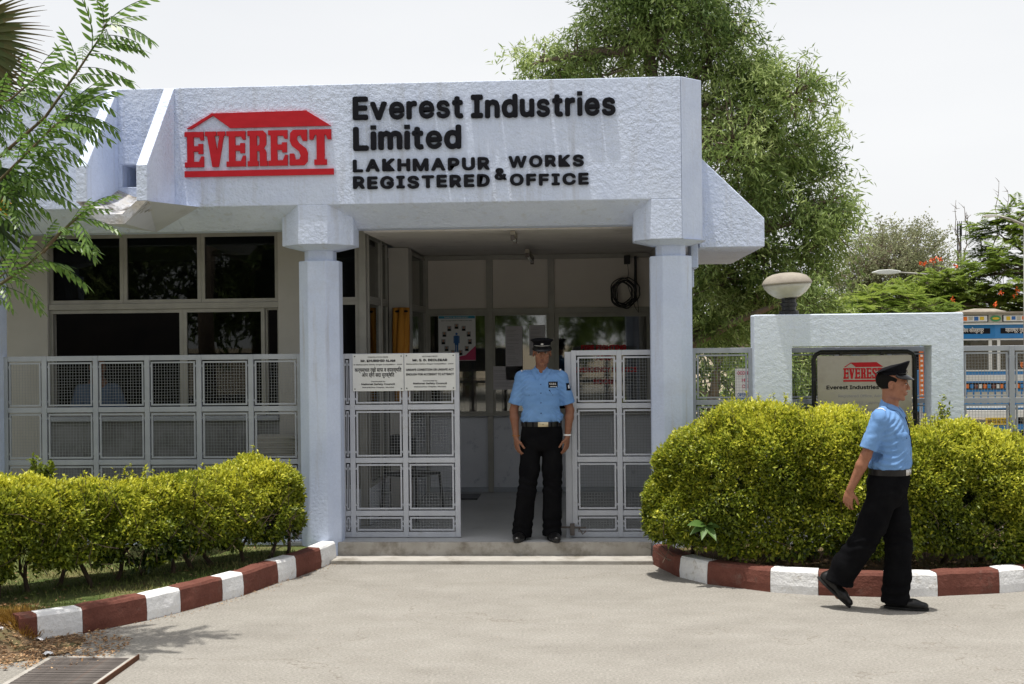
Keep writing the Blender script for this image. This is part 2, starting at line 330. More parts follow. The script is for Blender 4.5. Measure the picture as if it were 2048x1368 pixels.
MB().add(gv, [(j*(nx_+1)+i, j*(nx_+1)+i+1, (j+1)*(nx_+1)+i+1, (j+1)*(nx_+1)+i) for j in range(ny_) for i in range(nx_)]).build('dirt_bank', M['soil'], None, smooth=True)['kind'] = 'structure'
sheet('planting_bed_soil', [(-14, 7.62), (-5, 7.62), (-4.1, 7.66), (-3.75, 7.74), *[(x-.06, y+.04) for x, y in kerbL[2:]], (-2.24, 11.3), (-14, 11.3)], .115, M['lawn'])
sheet('planting_bed_soil', [(x+.02, y+.06) for x, y in kerbR] + [(9, 12.6), (.6, 12.6)], .11, M['soil'])
# strip of dirt at the near end of the left kerb
V = []; 
for i in range(26):
    a = 2*PI*i/26; rr = 1+.18*noise.noise(Vector((math.cos(a)*1.3, math.sin(a)*1.3, 3)))
    V.append((-3.95+.78*rr*math.cos(a), 7.62+.50*rr*math.sin(a)-.14*math.cos(a)))
sheet('dirt_patch', V, .006, M['soil'])

def resample(poly, step):
    P = [Vector((*p, 0)) for p in poly]; d = [0]
    for i in range(1, len(P)): d.append(d[-1]+(P[i]-P[i-1]).length)
    def f(s):
        s = max(0, min(s, d[-1]))
        for i in range(1, len(P)):
            if s <= d[i]: 
                t = (s-d[i-1])/(d[i]-d[i-1]); return P[i-1].lerp(P[i], t)
        return P[-1]
    return f, d
def kerb(path, marks, side, label, first_col, group):
    root = empty('kerb', (0, 0, 0), 0, label, 'kerb', None, 'structure'); del root['category']
    f, d = resample(path, .1); col = first_col
    for a, b in zip(marks[:-1], marks[1:]):
        n = max(2, int((b-a)/.09)); wob = random.uniform(-.008, .008); a2, b2 = a+.0015, b-.0015
        rows = []
        for i in range(n+1):
            s = a2+(b2-a2)*i/n; p = f(s); t = (f(s+.12)-f(s-.12)).normalized(); nrm = Vector((-t.y, t.x, 0))*side
            q = lambda k: .007*noise.noise(Vector((s*7, k*3.1, side*9)))
            h = .172+wob*.5+q(1); 
            sec = [(0+q(2), -.03), (-.004+q(3), .06), (.003+q(4), h-.018), (.018, h+q(5)*.4), (.125, h+.002+q(6)*.4), (.142, h-.015), (.145, -.03)]
            rows.append([(p.x+nrm.x*o, p.y+nrm.y*o, z) for o, z in sec])
        k = len(rows[0]); vs = [v for r in rows for v in r]; fs = []
        for i in range(n):
            for j in range(k-1): fs.append((i*k+j, (i+1)*k+j, (i+1)*k+j+1, i*k+j+1) if side > 0 else (i*k+j, i*k+j+1, (i+1)*k+j+1, (i+1)*k+j))
        fs.append(tuple(range(k))); fs.append(tuple(range(n*k+k-1, n*k-1, -1)))
        MB().add(vs, fs).build('kerb_stone', M['kerb_red' if col else 'kerb_white'], root, bevel=0)
        col = 1-col
def marks_of(path, pts):
    f, d = resample(path, .1); out = []
    for p in pts:
        best = min(np.arange(0, d[-1], .01), key=lambda s: (f(s).x-p[0])**2+(f(s).y-p[1])**2); out.append(float(best))
    return out
mkL = [0] + marks_of(kerbL, [(-3.55, 7.68), (-3.33, 7.86), (-3.04, 8.24), (-2.89, 8.50), (-2.70, 8.88), (-2.60, 9.07), (-2.46, 9.55), (-2.365, 9.76), (-2.25, 10.18)]) + [resample(kerbL, .1)[1][-1]]
mkL = [mkL[1]] + mkL[2:]
kerb(kerbL, [mkL[0]-.11]+mkL, 1, 'low kerb of red and white painted stones in front of the left hedge', 1, 'k')
mkR = [0] + marks_of(kerbR, [(.71, 9.80), (.91, 9.53), (1.35, 9.23), (1.68, 9.12), (2.16, 9.06), (2.53, 9.10), (3.01, 9.21), (3.22, 9.29), (3.9, 9.55), (4.2, 9.7), (5.0, 10.0), (5.4, 10.17)])
kerb(kerbR, mkR, 1, 'curved kerb of red and white painted stones around the right hedge', 1, 'k')

# ============================================================ GATEHOUSE
B = empty('gatehouse', (0, 11, 0), 0, 'pale blue-white single-storey gatehouse with deep fascia, octagonal pillars and open porch', 'building')
Bm = B.matrix_world.copy()
class PB:       # parent proxy: geometry is given in world coordinates
    pass
def part(o):
    o.location = Vector(o.location)-Vector((0, 11, 0)); return o
def bpart(name, m, x0, x1, y0, y1, z0, z1, bevel=.006, **k): return part(box(name, m, B, x0, x1, y0, y1, z0, z1, bevel=bevel, **k))
S, SS = M['stucco'], M['stucco_smooth']
YF = 10.4
prof = [(YF, 4.11), (YF, 3.08), (10.75, 2.90), (10.95, 2.90), (10.95, 4.11)]
def fascia(x0, x1, pts=None, name='fascia'): return part(MB().prism(pts or prof, x0, x1, 'x').build(name, S, B, bevel=.006))
fascia(-3.58, .81); fascia(-9, -4.08)
fascia(-4.08, -3.58, [(YF, 4.11), (YF, 3.455), (10.95, 3.455), (10.95, 4.11)])
fascia(-4.08, -3.58, [(YF, 3.26), (YF, 3.08), (10.75, 2.90), (10.95, 2.90), (10.95, 3.26)])
part(box('fascia_patch', S, B, -4.08, -4.01, YF, 10.95, 3.26, 3.455)); part(box('fascia_patch', S, B, -3.70, -3.58, YF, 10.95, 3.26, 3.455))
part(box('drain_hole_lining', M['rust'], B, -4.0, -3.71, 10.93, 10.945, 3.27, 3.45))
# corner chamfer and side
part(MB().prism([(.812, YF), (1.0, 10.59), (1.0, 14.6), (.812, 14.6)], 2.74, 4.11, 'z').build('corner_block', SS, B, bevel=.006))
# rear upstand beyond
# capitals (octagonal blocks) and pillars
def octo(cx, cy, hx, hy, ch): return [(cx-hx+ch, cy-hy), (cx+hx-ch, cy-hy), (cx+hx, cy-hy+ch), (cx+hx, cy+hy-ch), (cx+hx-ch, cy+hy), (cx-hx+ch, cy+hy), (cx-hx, cy+hy-ch), (cx-hx, cy-hy+ch)]
for k, cx in enumerate((-5.41, -2.34, .73)):
    hx = .315 if k < 2 else .268
    pts = octo(cx, 10.72, .315, .32, .19)
    if k == 2: pts = [(.555, YF), (.811, YF), (.811, 11.04), (.60, 11.04), (.41, 10.85), (.41, 10.58)]
    m = MB().prism(pts, 2.74, 3.079, 'z')
    c = part(m.build('capital', S, B, bevel=.006))
    # soffit of the capital tapering to the neck
    a = octo(cx, 10.72, .30, .305, .18); b = octo(cx, 10.70, .15, .15, .06)
    part(MB().add([(x, y, 2.739) for x, y in a]+[(x, y, 2.70) for x, y in b], [(i, i+8, (i+1) % 8+8, (i+1) % 8) for i in range(8)]+[tuple(range(8)), tuple(range(15, 7, -1))]).build('capital_underside', SS, B))
    part(MB().prism(octo(cx, 10.70, .125, .125, .045), 2.60, 2.72, 'z').build('pillar_neck', SS, B))
    part(MB().prism(octo(cx, 10.70, .178, .178, .10), 0.0, 2.61, 'z').build('pillar', SS, B, bevel=.008))
# small stepped blocks behind the right pillar
bpart('bracket', SS, .92, .985, 10.85, 11.2, 2.52, 2.738); bpart('bracket', SS, .90, .95, 10.9, 11.1, 2.35, 2.519)
# side wing (sloping fin with a deep underside)
part(MB().prism([(1.002, 3.51), (1.57, 2.95), (1.57, 2.70), (1.002, 2.70)], 10.9, 13.4, 'y').build('side_canopy', S, B, bevel=.008))
# roof, ceilings
bpart('roof_slab', M['soffit'], -9, .808, 10.952, 15.5, 3.05, 3.2, 0)
bpart('ceiling', M['ceiling'], -2.0, .808, 10.952, 14.6, 2.885, 3.045, 0); bpart('ceiling', M['soffit'], -9, -2.002, 10.952, 15.5, 2.965, 3.045, 0)
# spout on the fascia: two sloping fins and a scooped trough
def fin(x0, x1):
    return part(MB().prism([(YF-.002, 4.108), (9.72, 3.35), (9.72, 3.06), (YF-.002, 3.06)], x0, x1, 'x').build('spout_fin', S, B, bevel=.005))
fin(-4.13, -4.04); fin(-3.63, -3.54)
m = MB()
xo = [(-4.13, 3.06), (-3.92, 2.875), (-3.73, 2.875), (-3.54, 3.06)]; xi = [(-4.04, 3.06), (-3.90, 2.955), (-3.75, 2.955), (-3.63, 3.06)]
n = 8; vs = []; fs = []
for i in range(n+1):
    t = i/n; y = 9.72+(YF-.003-9.72)*t; up = .22*(t**1.6); dn = .17*t; sh = .0
    for (x, z) in xo: vs.append((x, y, z+(dn if z < 3 else 0)))
    for (x, z) in reversed(xi): vs.append((x, y, z+up*(1 if z < 3 else .8)))
for i in range(n):
    for j in range(8): fs.append((i*8+j, (i+1)*8+j, (i+1)*8+(j+1) % 8, i*8+(j+1) % 8))
fs += [tuple(range(8)), tuple(range(n*8+7, n*8-1, -1))]
tr = part(m.add(vs, fs).build('spout_trough', mat('weathered_trough', (.52, .55, .62), .9, (.45, .42, .38), 5, bump=(40, .6, .015), stain=((.10, .09, .08), 6, .48, .64)), B))
# soffit hopper under the spout, blending back to the fascia foot
C_ = (-3.835, 10.745, 2.897)
part(MB().add([(-3.54, 9.73, 3.058), (-3.54, YF+.003, 3.062), (-3.33, YF+.004, 3.078), (-3.73, 9.73, 2.876), C_, (-3.92, 9.73, 2.876), (-4.13, 9.73, 3.058), (-4.13, YF+.003, 3.062), (-4.34, YF+.004, 3.078)],
    [(0, 1, 2), (0, 2, 4, 3), (3, 4, 5), (5, 4, 8, 6), (6, 8, 7)]).build('spout_soffit', M['soffit'], B))

# walls
CW, AL = M['wall_cream'], M['alu']
YW = 11.5
bpart('wall', CW, -5.62, -5.18, YW, YW+.2, .1, 2.964); bpart('wall', CW, -2.93, -2.42, YW, YW+.2, .15, 2.964)
bpart('wall', M['lower_wall'], -5.178, -2.932, YW+.02, YW+.2, .15, 1.20, 0); bpart('wall', M['lower_wall'], -9, -5.622, YW+.02, YW+.2, .1, 1.2, 0)
bpart('window_ledge', M['fence_paint'], -5.178, -2.932, YW-.03, YW+.019, 1.16, 1.205); 
bpart('wall', CW, -2.07, -1.86, 12.75, 12.95, .15, 2.88, 0); bpart('wall', M['dado'], -2.42+.002, -2.10, YW+.03, YW+.15, .15, .50, 0)
bpart('wall', CW, .73, .808, 10.96, 14.3, .15, 2.884, 0)
bpart('wall', M['dado'], -1.86, .728, 14.15, 14.25, .15, 1.03, 0)
# dim rooms behind the windows
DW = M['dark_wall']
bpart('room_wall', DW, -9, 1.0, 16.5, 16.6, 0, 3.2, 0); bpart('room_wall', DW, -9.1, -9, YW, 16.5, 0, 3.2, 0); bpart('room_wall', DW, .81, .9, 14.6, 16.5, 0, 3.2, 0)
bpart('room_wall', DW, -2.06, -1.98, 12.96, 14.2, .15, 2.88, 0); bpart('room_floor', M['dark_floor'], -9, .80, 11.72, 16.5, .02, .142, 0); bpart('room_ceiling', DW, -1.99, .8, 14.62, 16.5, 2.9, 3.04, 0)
bpart('porch_floor', M['floor'], -2.62, .808, 10.62, 14.2, 0, .1475, .01)
bpart('entrance_step', M['slab'], -2.19, .535, 10.585, 10.618, .0, .150, .006)
sl_ = bpart('entrance_step', M['slab'], -2.20, .54, 10.34, 10.583, -.01, .034, .006)
bpart('fence_plinth', M['white_stucco'], -5.25, -2.53, 10.66, 10.80, .0, .16, .01)

def window(x0, x1, z0, z1, y, glass=True, fr=.035, dep=.05, gm='glass', panes=None, axis='x', xw=0, name='window'):
    """frame of four bars > pane"""
    def bb(m, a0, a1, d0, d1, zz0, zz1):
        if axis == 'x': m.box(a0, a1, d0, d1, zz0, zz1)
        else: m.box(d0, d1, a0, a1, zz0, zz1)
    m = MB(); d0, d1 = y-dep/2, y+dep/2
    bb(m, x0, x1, d0, d1, z0, z0+fr); bb(m, x0, x1, d0, d1, z1-fr, z1); bb(m, x0, x0+fr, d0+.001, d1-.001, z0+fr, z1-fr); bb(m, x1-fr, x1, d0+.001, d1-.001, z0+fr, z1-fr)
    w = part(m.build(name, AL, B))
    if glass:
        g = MB(); bb(g, x0+fr, x1-fr, y-.003, y+.003, z0+fr, z1-fr); o = g.build('pane', M[gm] if isinstance(gm, str) else gm, w)
    return w
# front windows, upper row
yy = YW+.06
for a, b in ((-5.178, -4.445), (-4.443, -3.685), (-3.683, -2.932)): window(a, b, 2.29, 2.955, yy)
bpart('transom', AL, -5.178, -2.932, yy-.045, yy+.045, 2.235, 2.288, 0)
window(-5.178, -3.865, 1.205, 2.233, yy, False); window(-3.862, -3.07, 1.205, 2.233, yy-.005, True)
window(-3.068, -2.932, 1.205, 2.233, yy+.02, False, fr=.02)
window(-7.2, -5.622, 1.205, 2.955, yy)
# corner glazing left of the porch
window(-2.418, -2.16, 2.29, 2.95, yy); window(-2.418, -2.16, .50, 2.288, yy)
bpart('mullion', AL, -2.158, -2.09, yy-.04, yy+.05, .15, 2.96, 0)
for a, b in ((YW+.12, 12.30), (12.34, 12.74)):
    window(a, b, 2.30, 2.93, -2.10, axis='y', dep=.05); window(a, b, .5, 2.298, -2.10, axis='y', dep=.05)
bpart('mullion', AL, -2.13, -2.065, 12.30, 12.34, .15, 2.95, 0)
bpart('wall', M['dado'], -2.13, -2.08, YW+.12, 12.74, .15, .498, 0)
# side glazing at the back left of the porch
window(12.96, 14.06, 2.26, 2.86, -1.88, axis='y'); window(12.96, 14.06, 1.05, 2.258, -1.88, axis='y')
bpart('wall', M['dado'], -1.90, -1.863, 12.96, 14.06, .15, 1.048, 0)
# back wall of the porch
yb = 14.1
bpart('mullion', AL, -1.905, -1.83, yb-.04, yb+.04, .15, 2.88, 0)
bpart('head_rail', AL, -1.828, .728, yb-.03, yb+.03, 2.83, 2.88, 0)
bpart('transom', AL, -1.828, .728, yb-.035, yb+.035, 2.205, 2.265, 0)
for x in (-1.115, -.405): bpart('mullion', AL, x-.035, x+.035, yb-.045, yb+.03, 1.06, 2.829, 0)
bpart('sill_rail', AL, -1.828, .728, yb-.03, yb+.04, 1.03, 1.058, 0)
bpart('mullion', AL, -1.15, -1.09, yb-.03, yb+.04, .15, 1.028, 0); bpart('mullion', AL, -.44, -.38, yb-.03, yb+.04, .15, 1.028, 0)
for a, b in ((-1.828, -1.152), (-1.078, -.442), (-.368, .728)):
    bpart('ceiling_board', M['board'], a, b, yb-.012, yb+.012, 2.267, 2.828, 0)
window(-1.828, -1.152, 1.06, 2.203, yb, gm='glass_dim', fr=.02); window(-1.078, -.442, 1.06, 2.203, yb, gm='glass_dim', fr=.02)
window(-.368, .728, 1.06, 2.203, yb, gm='glass_dim', fr=.045)
bpart('skirting', M['fence_paint'], -1.86, .728, 14.11, 14.149, .149, .20, 0)

# ============================================================ LOGO AND LETTERING
def LX(u): return -3.44+(u-1072)*(1.28/(1900-1072))          # zoom units of the emblem -> metres
def emblem(parent, m, depth=.022):
    """red house emblem drawn in its own units: x 0..1, z 0..1"""
    u = lambda x: (x-1058)/842.; 
    def tz(x, y):                 # undo the slight perspective slope
        return (1003-y-(x-1058)*.0)/365.
    def poly(name, pts):
        return MB().prism([(u(x), tz(x, y)) for x, y in pts], 0, 1, 'y').build(name, m, parent)
    poly('roof_shape', [(1072, 732), (1215, 648), (1222, 660), (1100, 733)])
    poly('roof_shape', [(1215, 648), (1750, 643), (1887, 730), (1318, 732), (1222, 660)])
    poly('underline_bar', [(1058, 970), (1900, 970), (1900, 1003), (1058, 1003)])
    T, Bt = 750, 948
    def E(x): 
        w = 108
        return [(x, T), (x+w, T), (x+w, T+48), (x+w-16, T+48), (x+w-24, T+30), (x+50, T+30), (x+50, T+80), (x+w-30, T+80), (x+w-30, T+68), (x+w-4, T+68), (x+w-4, T+124), (x+w-30, T+124), (x+w-30, T+110), (x+50, T+110), (x+50, Bt-30), (x+w-26, Bt-30), (x+w-14, Bt-60), (x+w, Bt-60), (x+w, Bt), (x, Bt), (x, Bt-28), (x+14, Bt-28), (x+14, T+26), (x, T+26)]
    poly('letter', E(1060))
    poly('letter', [(1176, T), (1240, T), (1240, T+24), (1230, T+24), (1244, T+110), (1258, T+24), (1246, T+24), (1246, T), (1290, T), (1290, T+24), (1282, T+24), (1252, Bt), (1216, Bt), (1188, T+24), (1176, T+24)])
    poly('letter', E(1297))
    x = 1417
    q = MB()
    for pp in ([(x, T), (x+60, T), (x+60, T+28), (x+52, T+28), (x+52, Bt-28), (x+60, Bt-28), (x+60, Bt), (x, Bt), (x, Bt-28), (x+12, Bt-28), (x+12, T+28), (x, T+28)],
               [(x+60, T), (x+88, T), (x+105, T+18), (x+105, T+76), (x+92, T+97), (x+105, T+120), (x+105, Bt-28), (x+112, Bt-28), (x+112, Bt), (x+68, Bt), (x+68, T+114), (x+52, T+114), (x+52, T+84), (x+60, T+84), (x+68, T+76), (x+68, T+36), (x+60, T+28)]):
        q.prism([(u(a), tz(a, b)) for a, b in pp], 0, 1, 'y')
    q.build('letter', m, parent)
    poly('letter', E(1534))
    x = 1654
    poly('letter', [(x+20, T), (x+98, T), (x+98, T+62), (x+74, T+62), (x+62, T+30), (x+44, T+34), (x+40, T+52), (x+52, T+72), (x+92, T+104), (x+102, T+130), (x+100, Bt-22), (x+82, Bt), (x, Bt), (x, Bt-66), (x+24, Bt-66), (x+34, Bt-32), (x+54, Bt-34), (x+62, Bt-52), (x+54, Bt-76), (x+12, Bt-110), (x+2, Bt-136), (x+4, T+18)])
    x = 1766
    poly('letter', [(x, T), (x+122, T), (x+122, T+56), (x+102, T+56), (x+92, T+30), (x+84, T+30), (x+84, Bt-30), (x+96, Bt-30), (x+96, Bt), (x+26, Bt), (x+26, Bt-30), (x+40, Bt-30), (x+40, T+30), (x+30, T+30), (x+20, T+56), (x, T+56)])
lg = empty('raised_emblem', (-3.45, YF-.022, 3.335), 0, 'raised red house emblem and slab-serif letters on the white fascia', 'emblem'); emblem(lg, M['red']); lg.scale = (1.30, .022, .56)
lt = empty('raised_lettering', (0, 0, 0), 0, 'black raised company lettering in four lines at the top of the fascia', 'lettering')
bl = M['black_letter']
letters('Everest', bl, lt, -1.98, -1.03, YF, 3.795, .20, .022, .085, .036); letters('Industries', bl, lt, -.965, .262, YF, 3.79, .20, .022, .085, .036)
letters('Limited', bl, lt, -1.98, -1.05, YF, 3.535, .205, .022, .085, .036)
letters('LAKHMAPUR', bl, lt, -1.985, -.81, YF, 3.352, .108, .02, .16, .040); letters('WORKS', bl, lt, -.65, -.01, YF, 3.365, .10, .02, .16, .040)
letters('REGISTERED', bl, lt, -1.985, -.81, YF, 3.205, .108, .02, .16, .040); letters('OFFICE', bl, lt, -.64, .03, YF, 3.21, .10, .02, .16, .040)
letters('&', bl, lt, -.77, -.665, YF, 3.262, .105, .02, .16, .040)

# ============================================================ FENCES AND GATES
def wire_mesh(w, h, pitch=.026, r=.0014):
    m = MB(); nx = max(2, round(w/pitch)); nz = max(2, round(h/pitch))
    def jitter(): return random.uniform(-.0022, .0022)
    for i in range(1, nx):
        x = w*i/nx; m.tube([(x+jitter(), -.001, 0), (x+jitter()*1.5, -.001, h*.5), (x+jitter(), -.001, h)], r, 4, False)
    for i in range(1, nz):
        z = h*i/nz; m.tube([(0, .002, z+jitter()), (w*.5, .002, z+jitter()*1.5), (w, .002, z+jitter())], r, 4, False)
    return m.mesh('wire_mesh', M['wire'])
_wm = {}
def mesh_fence(name, label, cat, xs, zs, y, m, bar=.045, dep=.04, railtop=.05, skip=()):
    root = empty(name, ((xs[0]+xs[-1])/2, y, zs[-1]), 0, label, cat); ox, oz = root.location.x, root.location.z
    for i, x in enumerate(xs): box('post', m, root, x-bar/2-ox, x+bar/2-ox, -dep/2, dep/2, zs[-1]-bar/2-oz, zs[0]+bar/2-oz, bevel=.003)
    for j, z in enumerate(zs):
        for a, b in zip(xs[:-1], xs[1:]):
            box('rail', m, root, a+bar/2-ox+.0005, b-bar/2-ox-.0005, -dep/2+.003, dep/2-.003, z-bar/2-oz, z+bar/2-oz, bevel=.002)
    for a, b in zip(xs[:-1], xs[1:]):
        for zt, zb in zip(zs[:-1], zs[1:]):
            x0, x1, z1, z0 = a+bar/2+.012-ox, b-bar/2-.012-ox, zt-bar/2-.012-oz, zb+bar/2+.012-oz
            if x1-x0 < .02: continue
            f = .014; q = MB()
            q.box(x0, x1, -.012, .004, z0, z0+f); q.box(x0, x1, -.012, .004, z1-f, z1); q.box(x0, x0+f, -.0115, .0035, z0+f, z1-f); q.box(x1-f, x1, -.0115, .0035, z0+f, z1-f)
            # corner tabs that hold the panel in its opening
            for xx in (x0-.012, x1): 
                for zz in (z0+.03, z1-.05): q.box(xx, xx+.012, -.006, 0, zz, zz+.02)
            p = q.build('mesh_panel', m, root)
            key = (round(x1-x0, 2), round(z1-z0, 2))
            if key not in _wm: _wm[key] = wire_mesh(x1-x0-2*f, z1-z0-2*f)
            wo_ = mesh_obj('wire_mesh', _wm[key], p); wo_.location = (x0+f, -.004, z0+f)
    return root
FP, GP = M['fence_paint'], M['gate_paint']
ZR = [1.775, 1.315, .845, .385, .20]
mesh_fence('mesh_fence', 'long grey wire mesh fence behind the left hedge, under the office windows', 'fence', [-5.22, -4.86, -4.39, -3.92, -3.45, -2.98, -2.54], [1.775, 1.315, .845, .385, .19], 10.72, FP)
mesh_fence('mesh_gate', 'left pale mesh gate leaf carrying the two prize notices', 'gate', [-2.19, -2.10, -1.625, -1.16], [1.77, 1.312, .838, .365, .175], 10.86, GP)
gr = mesh_fence('mesh_gate', 'right pale mesh gate leaf, empty, beside the standing guard', 'gate', [-.12, .28, .67], [1.78, 1.312, .838, .365, .175], 10.86, GP)
o = box('edge_channel', GP, gr, -.205-.27, -.145-.27, -.01, .06, -.03, 1.60+.015, bevel=.003)
lb = MB(); lb.tube([(-.52, -.05, .07), (-.30, -.05, .065)], .009, 8); lb.box(-.44, -.40, -.07, -.025, .0, .10); lb.tube([(-.36, -.06, .06), (-.33, -.07, .01), (-.30, -.06, .04)], .006, 6)
lb.build('latch', M['rust'], gr)
mesh_fence('mesh_fence', 'short grey mesh fence panel between the right pillar and the sign wall', 'fence', [.92, 1.42], [1.79, 1.34, .88, .42, .2], 10.75, FP)
mesh_fence('mesh_fence', 'grey mesh fence running right from the sign wall in front of the truck', 'fence', [1.75, 2.2, 2.65, 3.1, 3.26, 3.70, 4.15, 4.6, 5.05, 5.5], [1.785, 1.33, .87, .41, .2], 10.95, FP)
bpart('gate_stub', SS, 0, .001, 14, 14.001, 3.0, 3.001, 0) if False else None

# prize notices on the left gate
def notice(xc, w, z0, z1, lines, label, y=10.835):
    r = box('prize_notice', M['plate'], None, xc-w/2, xc+w/2, y-.004, y, z0, z1, bevel=.001); tag(r, label, 'sign')
    for fz, txt, wd, cap, bold in lines:
        line(txt, M['ink'], r, xc, y-.006, z0+(z1-z0)*fz, w*wd, cap, bold=bold)
    for sx in (-1, 1):
        for zz in (z0+.02, z1-.02):
            MB().lathe([(.0055, 0), (.0055, .004)], 8).build('screw', M['black_metal'], r).location = (xc+sx*(w/2-.02), y-.004, zz); r.children[-1].rotation_euler = (R(90), 0, 0)
notice(-1.862, .458, 1.457, 1.788, [(.90, 'CONSOLATION PRIZE', .40, .011, .01), (.785, 'Mr. KHURSHID ALAM', .68, .022, .04), (.70, 'in Maharashtra Safety Slogan Competition- 2009', .95, .0105, .02),
    (.52, 'कार्यस्थल रखो साफ व व्यवस्थित', .92, .026, .02), (.385, 'आप रहेंगे सदा सुरक्षित', .64, .026, .02), (.245, 'Conducted by', .28, .011, .02), (.165, 'National Safety Council', .66, .016, .03), (.085, 'Maharashtra Chapter, Mumbai', .62, .011, .02)],
    'white notice with Hindi lines, mounted on the left side of the open gate leaf')
notice(-1.396, .458, 1.460, 1.790, [(.90, 'SECOND PRIZE', .30, .011, .01), (.785, 'Mr. S. D. DEOLEKAR', .68, .022, .04), (.70, 'Maharashtra Safety Slogan Competition- 2009', .92, .0105, .02),
    (.53, 'UNSAFE CONDITION OR UNSAFE ACT', .93, .020, .03), (.405, 'ENOUGH FOR ACCIDENT TO ATTRACT', .93, .020, .03), (.245, 'Conducted by', .28, .011, .02), (.165, 'National Safety Council', .66, .016, .03), (.085, 'Maharashtra Chapter, Mumbai', .62, .011, .02)],
    'white notice all in English capitals, mounted on the gate leaf nearest the doorway')

# ============================================================ SIGN WALL
Sg = empty('sign_wall', (2.31, 10.7, 0), 0, 'freestanding pale stucco wall with a rectangular opening that frames the steel board', 'wall')
def sw(x0, x1, z0, z1, y0=10.6, y1=10.84):
    o = box('wall_block', M['white_stucco'], Sg, x0-2.31, x1-2.31, y0-10.7, y1-10.7, z0, z1, bevel=.018, seg=3); return o
m = MB(); m.add([], [])
pts_o = [(-.88, 0), (.88, 0), (.88, 2.095), (-.88, 2.095)]
def ring(m, y0, y1):
    O = [(-.88, 0), (.88, 0), (.88, 2.095), (-.88, 2.095)]; I = [(-.56, .75), (.61, .75), (.61, 1.815), (-.56, 1.815)]
    vs = [(x, y0, z) for x, z in O]+[(x, y0, z) for x, z in I]+[(x, y1, z) for x, z in O]+[(x, y1, z) for x, z in I]; fs = []
    for i in range(4):
        j = (i+1) % 4; fs += [(i, j, j+4, i+4), (i+8, i+12, j+12, j+8), (i, i+8, j+8, j), (i+4, j+4, j+12, i+12)]
    return m.add(vs, fs)
ring(MB(), -.10, .14).build('wall_body', M['white_stucco'], Sg, bevel=.014, seg=3)
lp = empty('globe_lamp', (1.745, 10.72, 2.095), 0, 'oval milky garden lamp on a black neck on top of the sign wall', 'lamp')
q = MB(); q.lathe([(.085, 0), (.085, .03), (.062, .04), (.062, .07), (.072, .075), (.072, .10), (.062, .105), (.062, .13), (.08, .14)], 20).build('neck', M['black_metal'], lp)
lo = MB().lathe([(.07, .14), (.11, .155), (.16, .19), (.198, .235), (.207, .262)], 32, sy=.85, tilt=0).build('glass_bowl', M['globe'], lp, smooth=True)
up = MB().lathe([(.214, .262), (.214, .275), (.200, .30), (.17, .332), (.12, .352), (.06, .362), (.01, .364)], 32, sy=.85).build('lid', M['dusty_top'], lp, smooth=True)
for o in (lo, up): o.rotation_euler = (0, R(-3), 0)
# steel board on a bent tube
bd = empty('steel_board', (2.39, 10.76, 0), 0, 'brushed steel name board on a bent black tube frame inside the wall opening', 'sign')
x0, x1, zt = -.43, .43, 1.765
pts = [(x0, 0, .1), (x0, 0, zt-.06), (x0+.02, 0, zt-.02), (x0+.06, 0, zt), (x1-.06, 0, zt), (x1-.02, 0, zt-.02), (x1, 0, zt-.06), (x1, 0, .1)]
MB().tube(pts, .02, 12).build('tube_frame', M['black_metal'], bd, smooth=True)
MB().box(-.405, .395, -.035, -.031, 1.10, 1.735).build('steel_plate', M['steel'], bd)
for x in (-.42, .40):
    for z in (1.25, 1.53): MB().box(x-.02, x+.03, -.03, .01, z-.012, z+.012).build('clip', M['black_metal'], bd)
for x in (-.2, .15): MB().box(x-.012, x+.012, -.03, 0, 1.72, 1.765).build('clip', M['black_metal'], bd)
em = empty('tmp'); emblem(em, M['red'])
for ch in list(em.children):
    ch.parent = bd; ch.scale = (.345, .003, .17); ch.location = (-.185, -.0385, 1.51)
bpy.data.objects.remove(em)
line('Everest Industries Limited', M['ink'], bd, -.01, -.0365, 1.445, .64, .034, bold=.03)
line('Registered Office, Address', M['grey_print'], bd, -.01, -.0365, 1.375, .44, .024)
line('Gat No 152, Lakhmapur', M['grey_print'], bd, -.01, -.0365, 1.315, .38, .024)
line('Taluka Dindori, "District Nashik"', M['grey_print'], bd, -.01, -.0365, 1.255, .50, .024)

